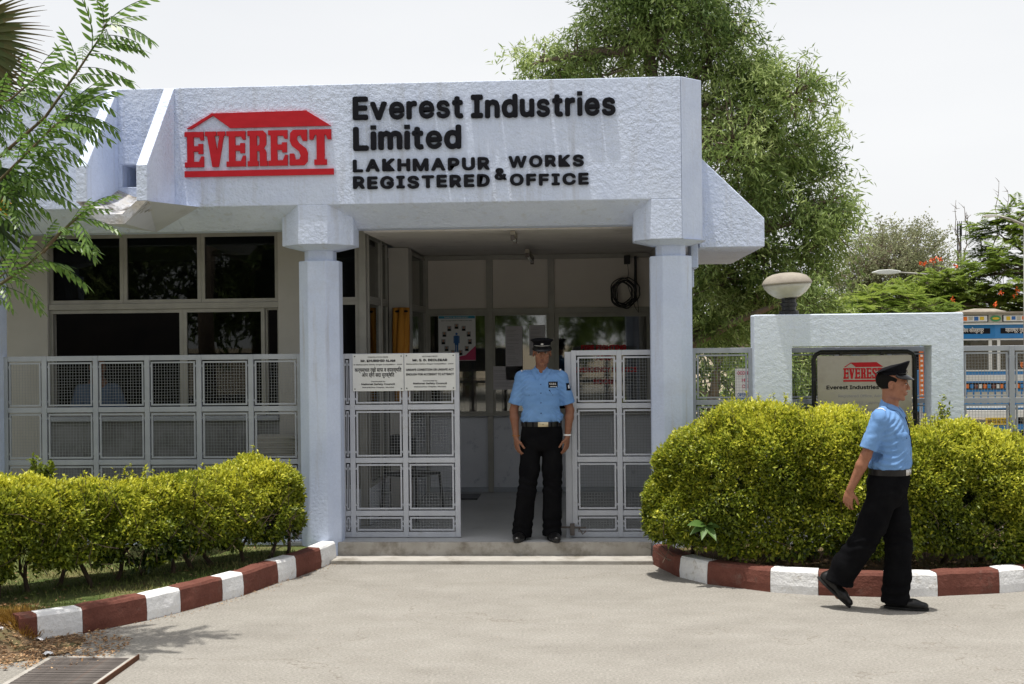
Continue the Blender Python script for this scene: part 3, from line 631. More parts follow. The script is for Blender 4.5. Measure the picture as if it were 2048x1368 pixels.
# ============================================================ PEOPLE (signed distance fields turned into meshes)
class Field:
    def __init__(s, lo, hi, h):
        s.lo = np.array(lo, float); s.h = h; s.n = np.ceil((np.array(hi)-s.lo)/h).astype(int)+1
        s.a = np.full(s.n, .5, np.float32)
    def _sub(s, lo, hi, k):
        i0 = np.clip(np.floor((np.array(lo)-k-s.lo)/s.h).astype(int)-3, 0, s.n); i1 = np.clip(np.ceil((np.array(hi)+k-s.lo)/s.h).astype(int)+4, 0, s.n)
        if (i1 <= i0).any(): return None, None
        ax = [s.lo[j]+s.h*np.arange(i0[j], i1[j]) for j in range(3)]
        P = np.stack(np.meshgrid(*ax, indexing='ij'), -1).astype(np.float32)
        return (slice(i0[0], i1[0]), slice(i0[1], i1[1]), slice(i0[2], i1[2])), P
    def _mix(s, sl, d, k, sub=False):
        a = s.a[sl]
        if sub: d = -d; a = -a
        if sub:        # smooth max(a0, -d0) = -smin(-a0, d0)
            d = -d
        if k > 0:
            hh = np.clip(.5+.5*(a-d)/k, 0, 1); r = a*(1-hh)+d*hh-k*hh*(1-hh)
        else: r = np.minimum(a, d)
        s.a[sl] = -r if sub else r
    def cone(s, a, b, ra, rb, k=.01, flat=None, sub=False):
        a = np.array(a, float); b = np.array(b, float); rm = max(ra, rb)*1.25
        sl, P = s._sub(np.minimum(a, b)-rm, np.maximum(a, b)+rm, k)
        if sl is None: return
        ab = b-a; L2 = max(ab@ab, 1e-9); q = P-a; t = np.clip((q@ab)/L2, 0, 1)
        v = q-t[..., None]*ab; r = ra+(rb-ra)*t
        if flat is not None:
            f = np.array(flat[0], float); f /= np.linalg.norm(f); c = v@f; d2 = (v*v).sum(-1)-c*c+(c/flat[1])**2
            d = (np.sqrt(d2)-r)*min(1, flat[1]) if flat[1] < 1 else np.sqrt(d2)-r
        else: d = np.sqrt((v*v).sum(-1))-r
        s._mix(sl, d.astype(np.float32), k, sub)
    def ell(s, c, r, k=.01, rot=None, sub=False):
        c = np.array(c, float); r = np.array(r, float); m = r.max()
        sl, P = s._sub(c-m, c+m, k)
        if sl is None: return
        q = P-c
        if rot is not None: q = q@np.array(rot)
        e = q/r; l = np.sqrt((e*e).sum(-1)); d = (l-1)*r.min() if False else l*(l-1)/np.maximum(np.sqrt(((e/r)**2).sum(-1)), 1e-6)
        s._mix(sl, d.astype(np.float32), k, sub)
    def stack(s, rings, k=.01, p=2.3):      # rings: (z, cx, cy, rx, ry)
        R_ = np.array(rings, float); zs = R_[:, 0]; m = max(R_[:, 3].max(), R_[:, 4].max())
        sl, P = s._sub((R_[:, 1].min()-m, R_[:, 2].min()-m, zs[0]), (R_[:, 1].max()+m, R_[:, 2].max()+m, zs[-1]), k)
        if sl is None: return
        z = P[0, 0, :, 2]; cx, cy, rx, ry = [np.interp(z, zs, R_[:, j]) for j in (1, 2, 3, 4)]
        # smooth the profile a little
        l = (np.abs((P[..., 0]-cx)/rx)**p+np.abs((P[..., 1]-cy)/ry)**p)**(1/p); d = (l-1)*np.minimum(rx, ry)
        d = np.maximum(d, np.maximum(zs[0]-P[..., 2], P[..., 2]-zs[-1])); s._mix(sl, d.astype(np.float32), k)
    def cut(s, pt, nrm):                    # remove the half space on the side of nrm
        ax = [s.lo[j]+s.h*np.arange(s.n[j]) for j in range(3)]; nrm = np.array(nrm, float); nrm /= np.linalg.norm(nrm)
        d = (ax[0][:, None, None]-pt[0])*nrm[0]+(ax[1][None, :, None]-pt[1])*nrm[1]+(ax[2][None, None, :]-pt[2])*nrm[2]
        s.a = np.maximum(s.a, d.astype(np.float32))
    def cut_local(s, pt, nrm, rad):
        pt = np.array(pt, float); sl, P = s._sub(pt-rad, pt+rad, 0)
        nrm = np.array(nrm, float); nrm /= np.linalg.norm(nrm); q = P-pt; d = q@nrm
        near = np.sqrt((q*q).sum(-1)) < rad
        s.a[sl] = np.where(near, np.maximum(s.a[sl], d), s.a[sl])
    def mesh(s, name, m, disp=None):
        a = s.a; c = a < 0; n = s.n
        cnt = np.zeros(n-1, np.uint8)
        for i in (0, 1):
            for j in (0, 1):
                for k in (0, 1): cnt += c[i:n[0]-1+i, j:n[1]-1+j, k:n[2]-1+k]
        act = (cnt > 0) & (cnt < 8); idx = np.argwhere(act); I = np.full(n-1, -1, np.int32); I[act] = np.arange(len(idx))
        corners = [(i, j, k) for i in (0, 1) for j in (0, 1) for k in (0, 1)]
        val = {q: a[idx[:, 0]+q[0], idx[:, 1]+q[1], idx[:, 2]+q[2]] for q in corners}
        acc = np.zeros((len(idx), 3)); num = np.zeros(len(idx))
        for q in corners:
            for ax in range(3):
                if q[ax]: continue
                q2 = list(q); q2[ax] = 1; q2 = tuple(q2); va, vb = val[q], val[q2]; m_ = (va < 0) != (vb < 0)
                t = np.where(m_, va/np.where(m_, va-vb, 1), 0); p = np.array(q, float)[None].repeat(len(idx), 0); p[:, ax] += t
                acc += np.where(m_[:, None], p, 0); num += m_
        V = s.lo+s.h*(idx+acc/num[:, None])
        Fs = []
        for ax in range(3):
            b, cc = [(1, 2), (2, 0), (0, 1)][ax]
            s0 = [slice(1, n[j]-1) for j in range(3)]; s0[ax] = slice(0, n[ax]-1); s1 = list(s0); s1[ax] = slice(1, n[ax])
            A = c[tuple(s0)]; Bx = c[tuple(s1)]; e = np.argwhere(A != Bx)
            if not len(e): continue
            off = np.array([1, 1, 1]); off[ax] = 0; e = e+off; pos = c[e[:, 0], e[:, 1], e[:, 2]]
            def g(db, dc):
                w = e.copy(); w[:, b] += db; w[:, cc] += dc; return I[w[:, 0], w[:, 1], w[:, 2]]
            q = np.stack([g(-1, -1), g(0, -1), g(0, 0), g(-1, 0)], 1); q[~pos] = q[~pos][:, ::-1]; Fs.append(q)
        Fq = np.concatenate(Fs); Fq = Fq[(Fq >= 0).all(1)]
        me = arrays_mesh(name, V, Fq, m, True)
        # relax
        E_ = np.concatenate([Fq[:, [0, 1]], Fq[:, [1, 2]], Fq[:, [2, 3]], Fq[:, [3, 0]]])
        for _ in range(2):
            S_ = np.zeros_like(V); N_ = np.zeros(len(V)); np.add.at(S_, E_[:, 0], V[E_[:, 1]]); np.add.at(S_, E_[:, 1], V[E_[:, 0]])
            np.add.at(N_, E_[:, 0], 1); np.add.at(N_, E_[:, 1], 1); V = V*.5+.5*S_/np.maximum(N_, 1)[:, None]
        if disp is not None:
            me.vertices.foreach_set('co', V.astype(np.float32).ravel()); me.update()
            nn = np.empty(len(V)*3, np.float32); me.vertex_normals.foreach_get('vector', nn); V = V+nn.reshape(-1, 3)*disp(V)[:, None]
        me.vertices.foreach_set('co', V.astype(np.float32).ravel()); me.update(); return me

def vnoise(V, sx, sy, sz, seed=0.):
    return np.array([noise.noise(Vector((v[0]*sx+seed, v[1]*sy-seed, v[2]*sz+seed))) for v in V])

SK = {'a': mat('brown_skin', (.21, .090, .052), .5, (.25, .115, .068), 30, bump=(220, .15, .001)),
      'b': mat('warm_skin', (.27, .115, .066), .48, (.33, .15, .09), 30, bump=(220, .15, .001))}
LIP = {'a': mat('lip_a', (.13, .045, .036), .5), 'b': mat('lip_b', (.20, .065, .052), .5)}
M['shirt'] = mat('blue_shirt', (.135, .27, .53), .88, (.165, .31, .57), 6, bump=(500, .25, .001), bump2=(14, .25, .02), spec=.2)
M['shirt_dark'] = mat('shirt_button', (.02, .04, .12), .4)
M['trouser'] = mat('black_trouser', (.005, .005, .006), .9, (.008, .008, .009), 8, bump=(400, .25, .001), bump2=(16, .3, .02), spec=.03)
M['leather'] = mat('black_leather', (.008, .008, .009), .3, (.015, .014, .014), 20, spec=.3)
M['felt'] = mat('cap_felt', (.006, .006, .008), .9, (.010, .010, .012), 40, spec=.06)
M['visor'] = mat('cap_visor', (.006, .006, .007), .25, spec=.35)
M['hair'] = mat('black_hair', (.006, .005, .004), .7, bump=(200, .5, .003), spec=.12)
M['brass'] = mat('pale_brass', (.55, .47, .32), .35, metal=.7); M['nickel'] = mat('nickel', (.55, .53, .50), .35, metal=.6)
M['eye_white'] = mat('eye_white', (.55, .50, .46), .3); M['iris'] = mat('iris', (.015, .008, .005), .2); M['thread_white'] = mat('white_braid', (.62, .62, .62), .8)
M['bandage'] = mat('white_bracelet', (.7, .7, .7), .7)

def frame_hand(F_, Wp, d, n, t, k=.005, curl=1.0, spread=1.):
    Wp, d, n, t = [np.array(x, float) for x in (Wp, d, n, t)]
    d /= np.linalg.norm(d); n = n-d*(n@d); n /= np.linalg.norm(n); t0 = t; t = np.cross(d, n); t = t if t@t0 > 0 else -t
    F_.cone(Wp-d*.01, Wp+d*.045, .024, .033, .008, (n, .55)); F_.cone(Wp+d*.03+t*.008, Wp+d*.082+t*.018, .026, .020, .008, (n, .55)); F_.cone(Wp+d*.03-t*.008, Wp+d*.076-t*.020, .024, .018, .008, (n, .55))
    for o, L, r, c in ((.030, .072, .0095, .8), (.010, .080, .0098, .95), (-.010, .075, .0095, 1.1), (-.029, .060, .0085, 1.3)):
        p = Wp+d*(.080-abs(o-.008)*.25)+t*o; dd = d+t*o*2.0*spread; dd /= np.linalg.norm(dd); a = 0
        for i, f in enumerate((.45, .31, .24)):
            a += R((12, 26, 20)[i])*c*curl; v = dd*math.cos(a)+n*math.sin(a); q = p+v*L*f; F_.cone(p, q, r*(1-.09*i), r*(1-.09*(i+1)), .002); p = q
    p = Wp+d*.022+t*.022; v = d*.62+t*.62+n*.35*curl; v /= np.linalg.norm(v); q = p+v*.042; F_.cone(p, q, .014, .0115, .006)
    v = d*.85+t*.2+n*.42*curl; v /= np.linalg.norm(v); q2 = q+v*.030; F_.cone(q, q2, .0112, .0095, .002); F_.cone(q2, q2+v*.02, .0095, .008, .002)

def make_person(key, P, loc, rz, label, group, skin):
    root = empty('person', loc, rz, label, 'person', group)
    h = .0042
    A = lambda n: np.array(P[n], float)
    # ---- head frame
    hc = A('head'); Rh = (Matrix.Rotation(R(P.get('turn', 0)), 3, 'Z') @ Matrix.Rotation(R(P.get('nod', 0)), 3, 'X')); Rn = np.array(Rh)
    H = lambda x, y, z: hc+Rn@np.array((x, y, z), float)
    jn = ['head', 'neck', 'chest', 'pelvis']+[a+b for a in ('sh', 'el', 'wr', 'hip', 'kn', 'an', 'ft') for b in 'RL']; lo = np.min([A(n) for n in jn], 0)-.20; hi = np.max([A(n) for n in jn], 0)+.20
    lo[2] = -.02
    B_ = Field(lo, hi, h)
    def E(x, y, z, r, k=.012, sub=False): B_.ell(H(x, y, z), r, k, Rn, sub)
    E(0, .020, .035, (.075, .094, .084)); E(0, -.022, -.018, (.061, .068, .086), .015); E(0, -.018, -.068, (.050, .054, .042), .015)
    E(0, -.064, -.098, (.021, .018, .016), .014)
    for sx in (-1, 1):
        E(sx*.041, -.060, -.022, (.019, .020, .018), .012); E(sx*.043, -.006, -.068, (.012, .03, .028), .015)
    B_.cone(H(-.034, -.080, .026), H(.034, -.080, .026), .011, .011, .012)
    for sx in (-1, 1): E(sx*.031, -.100, .004, (.017, .016, .0125), .008, True)
    for sx in (-1, 1): E(sx*.031, -.078, .002, (.0155, .0125, .012), .003)
    B_.cone(H(0, -.084, .018), H(0, -.104, -.026), .0075, .0115, .008)
    for sx in (-1, 1): E(sx*.0135, -.094, -.031, (.0085, .010, .0075), .004)
    B_.cone(H(-.017, -.083, -.0545), H(.017, -.083, -.0545), .0065, .0065, .004); B_.cone(H(-.014, -.083, -.0655), H(.014, -.083, -.0655), .0075, .0075, .004)
    E(0, -.078, -.060, (.028, .014, .018), .008)
    for sx in (-1, 1):
        E(sx*.075, .010, -.008, (.009, .018, .029), .004); E(sx*.082, .006, -.006, (.006, .010, .016), .004, True)
    nb = A('neck'); B_.cone(H(0, .026, -.050), nb, .047, .052, .016); B_.cone(H(0, -.012, -.085), nb+np.array((0, -.02, 0)), .028, .040, .014)
    ch = A('chest'); pv = A('pelvis')
    B_.cone(nb-np.array((0,0,.05)), ch, .07, .11, .03, ((0, 1, 0), .75)); B_.cone(ch, pv, .115, .11, .03, ((0, 1, 0), .75))
    for s_ in ('R', 'L'):
        sh, el, wr, hp, kn, an = A('sh'+s_), A('el'+s_), A('wr'+s_), A('hip'+s_), A('kn'+s_), A('an'+s_)
        B_.cone(nb-np.array((0,0,.03)), sh-np.array((0,0,.008)), .042, .048, .02); B_.cone(sh, el, .047, .036, .02); m_ = el+(wr-el)*.28
        B_.cone(el, m_, .037, .039, .015); B_.cone(m_, wr, .038, .0245, .015)
        frame_hand(B_, wr, P['hd'+s_], P['hn'+s_], P['ht'+s_], curl=P.get('curl', 1))
        B_.cone(hp, kn, .078, .052, .03); B_.cone(kn, an, .050, .030, .02); ft = A('ft'+s_); B_.cone(an, ft, .028, .022, .02)
    body = mesh_obj('body', B_.mesh('body', SK[skin]), root)
    # ---- face details
    for sx in (-1, 1):
        q = MB().lathe([(.001, -.0062), (.006, -.0045), (.0098, 0), (.006, .0045), (.001, .0062)], 12, sy=1).build('eye', M['eye_white'], root, smooth=True)
        q.matrix_local = Matrix.Translation(Vector(H(sx*.031, -.0862, .0035))) @ Rh.to_4x4() @ Matrix.Diagonal((1.25, .55, .8, 1))
        q = MB().lathe([(.0052, 0), (.0048, .0012), (.002, .0022)], 12).build('iris', M['iris'], root, smooth=True)
        q.matrix_local = Matrix.Translation(Vector(H(sx*.031, -.0912, .0035))) @ Rh.to_4x4() @ Matrix.Rotation(R(90), 4, 'X')
        q = MB(); q.tube([H(sx*.014, -.0915, .0215), H(sx*.029, -.0905, .0265), H(sx*.047, -.075, .022)], [.0026, .0036, .002], 6); q.build('eyebrow', M['hair'], root, smooth=True)
        q = MB(); q.tube([H(sx*.017, -.0895, .0085), H(sx*.031, -.0925, .0125), H(sx*.046, -.082, .0075)], [.0014, .0020, .0014], 6); q.build('eyelid', M['hair'], root, smooth=True)
    q = MB(); q.tube([H(-.021, -.0845, -.056), H(-.008, -.0925, -.0535), H(0, -.0928, -.0545), H(.008, -.0925, -.0535), H(.021, -.0845, -.056)], [.0015, .0042, .0038, .0042, .0015], 8)
    q.tube([H(-.020, -.0835, -.058), H(-.012, -.0885, -.0635), H(0, -.0912, -.0655), H(.012, -.0885, -.0635), H(.020, -.0835, -.058)], [.0015, .0046, .0054, .0046, .0015], 8); q.build('lips', LIP[skin], root, smooth=True)
    # ---- hair
    Hf = Field(hc-.16, hc+.16, .005); Hf.ell(H(0, .024, .030), (.0775, .0955, .080), .01, Rn); 
    Hf.ell(H(0, -.075, -.03), (.085, .080, .10), .006, Rn, True); Hf.cut(H(0, .02, -.052), Rn@np.array((0, .35, -1.)))
    for sx in (-1, 1): Hf.ell(H(sx*.085, -.002, -.02), (.03, .034, .045), .006, Rn, True)
    mesh_obj('hair', Hf.mesh('hair', M['hair']), root)
    # ---- cap
    tl = P.get('captilt', .05); cap = empty('tmp'); cm = Matrix.Translation(Vector(H(0, .008, .062))) @ Rh.to_4x4() @ Matrix.Rotation(R(P.get('caprot', -4)), 4, 'X')
    fh = P.get('capfront', .03)
    bandz = [(.079, 0), (.084, .002), (.086, .022), (.088, .040)]
    c1 = MB().lathe([(.082, 0), (.0835, .003), (.084, .018), (.085, .034), (.06, .037)], 32, sx=.96, sy=1.14).build('cap', M['felt'], root, smooth=True); c1.matrix_local = cm @ Matrix.Scale(.955, 4)
    vs = []; fs = []; n = 40; prof_ = [(.084, .030, 0), (.095, .040, .35), (.107, .052, .8), (.1125, .058, 1.), (.110, .063, 1.05), (.094, .069, 1.0), (.06, .074, .7), (.001, .076, .5)]
    for (r, z, w) in prof_:
        for k in range(n):
            a = 2*PI*k/n; x = .96*r*math.cos(a)*(1.0); y = 1.10*r*math.sin(a); fr = max(0, -math.sin(a)); zz = z+w*(fh*(-y/.12))+w*.006*math.cos(2*a)
            vs.append((x, y, zz-.012*w*(abs(math.cos(a))**2)))
    for i in range(len(prof_)-1):
        for k in range(n): fs.append((i*n+k, i*n+(k+1) % n, (i+1)*n+(k+1) % n, (i+1)*n+k))
    fs.append(tuple(range((len(prof_)-1)*n, len(prof_)*n)))
    c2 = MB().add(vs, fs).build('crown', M['felt'], c1, smooth=True)
    vs = []; fs = []; n = 24
    for layer in (0, 1):
        for j in range(5):
            for k in range(n+1):
                a = R(-90-72+144*k/n); w = math.cos((k/n-.5)*PI)**.6; t = j/4; ro = t*.052*w
                x = (.0825+ro)*math.cos(a)*.98; y = (.097+ro)*math.sin(a); vs.append((x, y, .004-.55*ro-.9*ro*t*.2-.0035*layer-.010*(abs(math.cos(a))**2)*t))
    K = n+1
    for j in range(4):
        for k in range(n): fs.append((j*K+k, j*K+k+1, (j+1)*K+k+1, (j+1)*K+k)); b = 5*K; fs.append((b+j*K+k, b+(j+1)*K+k, b+(j+1)*K+k+1, b+j*K+k+1))
    for k in range(n): fs.append((4*K+k, 4*K+k+1, 9*K+k+1, 9*K+k))
    MB().add(vs, fs).build('visor', M['visor'], c1, smooth=True)
    q = MB(); pts = [(.086*math.cos(R(a))*.97, 1.15*.088*math.sin(R(a)), .010) for a in range(-150, -29, 12)]; q.tube(pts, .003, 6); q.build('chin_strap', M['nickel'] if skin == 'a' else M['leather'], c1, smooth=True)
    q = MB(); q.lathe([(.001, 0), (.017, .001), (.017, .004), (.001, .005)], 16, sy=.75); e = q.build('badge', M['felt'], c1); e.matrix_local = Matrix.Translation((0, -.099, .026)) @ Matrix.Rotation(R(82), 4, 'X')
    q = MB(); q.lathe([(.0125, .0052), (.0125, .006)], 16, sy=.7); q.build('badge_rim', M['kerb_red'] if skin == 'b' else M['nickel'], e)
    for dx in (-.009, -.003, .003, .009): q = MB().box(dx-.0018, dx+.0018, -.0035, .0035, .006, .0068).build('badge_mark', M['thread_white'], e)
    bpy.data.objects.remove(cap)
    # ---- shirt
    Sf = Field((lo[0], lo[1], .85), (hi[0], hi[1], 1.62), .005); Sf.stack(P['torso'], .01); Sf.cone(nb-np.array((0, -.004, .05)), nb+np.array((0, 0, .0)), .085, .060, .03)
    for s_ in ('R', 'L'):
        sh, el = A('sh'+s_), A('el'+s_); Sf.cone(nb+np.array((0, .012, -.035)), sh+np.array((0, 0, -.002)), .060, .058, .035, ((0, 1, 0), .95))
        d = (el-sh); L_ = np.linalg.norm(d); d /= L_; he = sh+d*P.get('sleeve', .235)
        Sf.cone(sh, he+d*.0, .060, .071, .022, (P.get('sflat', (1, .2, 0)), .86)); 
    for s_ in ('R', 'L'):
        sh, el = A('sh'+s_), A('el'+s_); d = (el-sh)/np.linalg.norm(el-sh); he = sh+d*P.get('sleeve', .235)
        side = 1 if sh[0] > 0 else -1
        Sf.cut_local(he, d+np.array((0, 0, -.0)), .105)
    # hollow sleeves and neck
    for s_ in ('R', 'L'):
        sh, el = A('sh'+s_), A('el'+s_); d = (el-sh)/np.linalg.norm(el-sh); he = sh+d*P.get('sleeve', .235); Sf.cone(he-d*.05, he+d*.02, .052, .063, .0, (P.get('sflat', (1, .2, 0)), .86), True)
    Sf.cone(nb+np.array((0, -.0, .012)), H(0, .0, -.05), .046, .058, .006, None, True)
    Sf.cone(nb+np.array((0, -.075, -.040)), nb+np.array((0, -.075, .05)), .006, .034, .006, None, True)
    wr_ = P.get('wrinkle', .006)
    def sd(V):
        w = np.clip((1.28-V[:, 2])/.2, .35, 1); ax = np.abs(V[:, 0])
        arm = np.exp(-((ax-.15)/.05)**2)*np.sin((V[:, 2]*1.0+ax*.9)*150+4*vnoise(V, 7, 7, 4, 9))*.0035
        f = vnoise(V, 9, 7, 16, 3)*wr_*w+vnoise(V, 22, 16, 30, 8)*wr_*.45
        gather = np.sin(V[:, 0]*75+5*vnoise(V, 6, 6, 5, 1)+V[:, 1]*60)*.0035*np.clip((1.16-V[:, 2])/.12, 0, 1); return f+gather+arm
    sh_o = mesh_obj('shirt', Sf.mesh('shirt', M['shirt'], sd), root)
    # ---- trousers
    Tf = Field((lo[0], lo[1], -.02), (hi[0], hi[1], 1.12), .006)
    Tf.stack(P['hips'], .01)
    for s_ in ('R', 'L'):
        pts = P['leg'+s_]
        for (a, ra), (b, rb) in zip(pts[:-1], pts[1:]): Tf.cone(a, b, ra, rb, .022, ((1, 0, 0) if P.get('profile') else (0, 1, 0), P.get('lflat', .95)))
    for s_ in ('R', 'L'):
        pts = P['leg'+s_]; a, b = np.array(pts[-2][0]), np.array(pts[-1][0]); d = (b-a)/np.linalg.norm(b-a); Tf.cut_local(b, P.get('hem'+s_, d), .17)
        Tf.cone(b-d*.03, b+d*.03, pts[-1][1]*.72, pts[-1][1]*.88, 0, None, True)
    def td(V):
        z = V[:, 2]; k = np.clip(1-np.abs(z-.48)/.14, 0, 1)+np.clip(1-np.abs(z-.12)/.12, 0, 1)+.5*np.clip(1-np.abs(z-.82)/.12, 0, 1)
        f = np.sin(z*95+V[:, 0]*22+6*vnoise(V, 6, 6, 3, 5))*.0045*k+vnoise(V, 10, 10, 6, 2)*.009+vnoise(V, 16, 16, 7, 6)*.006; return f
    tr_ = mesh_obj('trousers', Tf.mesh('trousers', M['trouser'], td), root)
    # ---- belt
    zb, bx, by, brx, bry = P['belt']; vs = []; fs = []; n = 48; tb = P.get('belttilt', 0)
    for (o, z) in ((-.004, -.021), (.006, -.021), (.007, .021), (-.004, .021)):
        for k in range(n):
            a = 2*PI*k/n; c_, s__ = math.cos(a), math.sin(a); q_ = (abs(c_)**2.3+abs(s__)**2.3)**(-1/2.3); vs.append((bx+(brx+o)*c_*q_, by+(bry+o)*s__*q_, zb+z+tb*(bry*s__)))
    for i in range(4):
        for k in range(n): fs.append((i*n+k, i*n+(k+1) % n, ((i+1) % 4)*n+(k+1) % n, ((i+1) % 4)*n+k))
    belt = MB().add(vs, fs).build('belt', M['leather'], root, smooth=False)
    # ---- things sewn to the clothes, laid on the surface
    def bvh(o): me = o.data; return BVHTree.FromPolygons([v.co for v in me.vertices], [p.vertices[:] for p in me.polygons])
    bs, bt = bvh(sh_o), BVHTree.FromPolygons(vs, fs)
    def decal(name, m, cx, cz, w, hh, phi=0., th=.004, tree=bs, nx=8, nz=6, shape=None, par=sh_o, rot=0., c0=(0, 0)):
        u = Vector((math.cos(phi), math.sin(phi), 0)); v = Vector((-math.sin(phi), math.cos(phi), 0))      # looks along +v
        vs = []; ok = True; fs = []
        for j in range(nz+1):
            for i in range(nx+1):
                a = (i/nx-.5); b = (j/nz-.5); 
                if shape: b = b+shape(a)*(.5-b)
                x_, z_ = a*w, b*hh; xr, zr = x_*math.cos(rot)-z_*math.sin(rot), x_*math.sin(rot)+z_*math.cos(rot)
                o_ = Vector((c0[0], c0[1], 0))+u*(cx+xr)+Vector((0, 0, cz+zr))-v*.6; hit, nr, _, _ = tree.ray_cast(o_, v, 1.2)
                if hit is None: hit = o_+v*.6; nr = -v
                edge = (i in (0, nx)) or (j in (0, nz)); vs.append(hit+nr*(th if not edge else th*.25))
        K = nx+1
        for j in range(nz):
            for i in range(nx): fs.append((j*K+i, j*K+i+1, (j+1)*K+i+1, (j+1)*K+i))
        return MB().add(vs, fs).build(name, m, par, smooth=True)
    return dict(root=root, decal=decal, H=H, Rn=Rn, shirt=sh_o, belt=belt, bt=bt, A=A, trousers=tr_, body=body)

def top_decal(G, name, m, cx, cy, w, d, th, par=None):
    me = G['shirt'].data; t = BVHTree.FromPolygons([v.co for v in me.vertices], [p.vertices[:] for p in me.polygons]); vs = []; fs = []; nx, ny = 8, 4
    for j in range(ny+1):
        for i in range(nx+1):
            o = Vector((cx+(i/nx-.5)*w, cy+(j/ny-.5)*d, 2)); hit, nr, _, _ = t.ray_cast(o, Vector((0, 0, -1)), 2)
            if hit is None: hit = Vector((o.x, o.y, 1.4)); nr = Vector((0, 0, 1))
            e = i in (0, nx) or j in (0, ny); vs.append(hit+nr*(th if not e else th*.3))
    for j in range(ny):
        for i in range(nx): fs.append((j*9+i, j*9+i+1, (j+1)*9+i+1, (j+1)*9+i))
    return MB().add(vs, fs).build(name, m, par or G['shirt'], smooth=True)
def shoe(root, a, toe_dir, pitch, m, loc, L=.285):
    f = Field((-.09, -.24, -.03), (.09, .13, .16), .004)
    f.cone((0, .055, .045), (0, .0, .048), .040, .042, .02, ((0, 0, 1), .95)); f.cone((0, .02, .042), (0, -.10, .036), .040, .047, .02, ((0, 0, 1), .8))
    f.cone((0, -.10, .036), (0, -.165, .030), .046, .036, .02, ((0, 0, 1), .72)); f.cone((0, .045, .06), (0, .035, .11), .038, .042, .02); f.cut((0, 0, .012), (0, 0, -1))
    o = mesh_obj('shoe', f.mesh('shoe', M['leather'] if m is None else m), root)
    s = MB(); pts = [(.045*math.cos(R(t))*(1.0 if math.sin(R(t)) > 0 else 1.08), (.098 if math.sin(R(t)) > 0 else .205)*math.sin(R(t))) for t in range(0, 360, 12)]
    s.prism(pts, .0, .016, 'z').build('sole', M['tyre'], o, bevel=.003); 
    q = MB()
    for k in range(3): q.tube([(-.018, -.045-.018*k, .079-.006*k), (.018, -.045-.018*k, .079-.006*k)], .003, 5)
    q.build('lace', M['felt'], o)
    o.matrix_local = Matrix.Translation(Vector(loc)) @ Matrix.Rotation(toe_dir, 4, 'Z') @ Matrix.Rotation(pitch, 4, 'X'); return o

# ------------------------------------------------------------ guard standing in the doorway (faces -Y)
g1 = dict(head=(.012, -.02, 1.638), neck=(0, .012, 1.475), chest=(0, .01, 1.30), pelvis=(0, .01, .98), turn=3, nod=3,
    shR=(-.172, .0, 1.418), elR=(-.243, .02, 1.135), wrR=(-.222, -.035, .895), shL=(.178, .0, 1.418), elL=(.250, .02, 1.135), wrL=(.226, -.035, .900),
    hdR=(.10, -.10, -1), hnR=(.85, .5, 0), htR=(.5, -1, 0), hdL=(-.10, -.10, -1), hnL=(-.85, .5, 0), htL=(-.5, -1, 0), curl=.95,
    hipR=(-.085, 0, .92), knR=(-.13, -.01, .50), anR=(-.188, .02, .08), ftR=(-.19, -.06, .035), hipL=(.085, 0, .92), knL=(.085, -.01, .50), anL=(.085, .02, .08), ftL=(.09, -.06, .035),
    torso=[(1.018, 0, .005, .166, .108), (1.045, 0, .005, .180, .120), (1.07, 0, .005, .184, .123), (1.15, 0, .003, .176, .118), (1.25, 0, 0, .182, .120), (1.34, 0, 0, .190, .118), (1.40, 0, .003, .182, .105), (1.445, 0, .008, .14, .085)],
    hips=[(.78, -.01, .01, .125, .085), (.84, -.005, .01, .168, .112), (.95, 0, .01, .182, .120), (1.0, 0, .005, .174, .114), (1.03, 0, .005, .168, .110)],
    legR=[((-.088, .01, .90), .092), ((-.108, .0, .62), .088), ((-.135, -.005, .42), .082), ((-.165, .01, .22), .082), ((-.184, .012, .032), .088)],
    legL=[((.088, .01, .90), .092), ((.092, .0, .62), .088), ((.088, -.005, .42), .080), ((.082, .01, .22), .079), ((.080, .012, .032), .085)],
    belt=(1.018, 0, .005, .173, .115), captilt=.05, capfront=.012, caprot=4, wrinkle=.009, lflat=1.0)
G = make_person('a', g1, (-.405, 10.735, .1475), 0, 'guard in black peaked cap and blue short-sleeved shirt standing upright in the open doorway', None, 'a')
D = G['decal']; SH = M['shirt']
D('placket', SH, .002, 1.25, .032, .36, th=.003, nx=4, nz=20)
for z in (1.365, 1.29, 1.205, 1.115): D('button', M['shirt_dark'], .002, z, .013, .013, th=.0055, nx=3, nz=3)
for sx, cx in ((-1, -.098), (1, .102)):
    D('pocket', SH, cx, 1.235, .112, .115, th=.0035, nx=8, nz=8); D('pocket_flap', SH, cx, 1.283, .116, .058, th=.0075, nx=10, nz=4, shape=lambda a: .0+.55*abs(a)*1.2)
    D('button', M['shirt_dark'], cx, 1.272, .012, .012, th=.010, nx=3, nz=3)
nb_ = D('name_badge', M['felt'], .107, 1.362, .080, .052, th=.008, nx=4, nz=4)
for dx, txt, zc, w_, cp in ((0, 'C.I.S.S.', 1.362, .060, .016),):
    t_ = line(txt, M['thread_white'], nb_, .107, -.1335, zc, w_, cp, bold=.03)
D('badge_stripe', M['thread_white'], .107, 1.345, .066, .009, th=.0095, nx=4, nz=2)
D('pen', M['felt'], .085, 1.295, .010, .05, th=.009, nx=2, nz=4, rot=.5)
for sx in (-1, 1):
    e = top_decal(G, 'epaulette', SH, sx*.128, .0, .105, .050, .006); top_decal(G, 'epaulette_stripe', M['thread_white'], sx*.170, .0, .014, .052, .009, e)
    # collar leaves
    D('collar_leaf', SH, sx*.046, 1.452, .040, .105, th=.012, nx=4, nz=8, rot=R(sx*-33), shape=lambda a: 0)
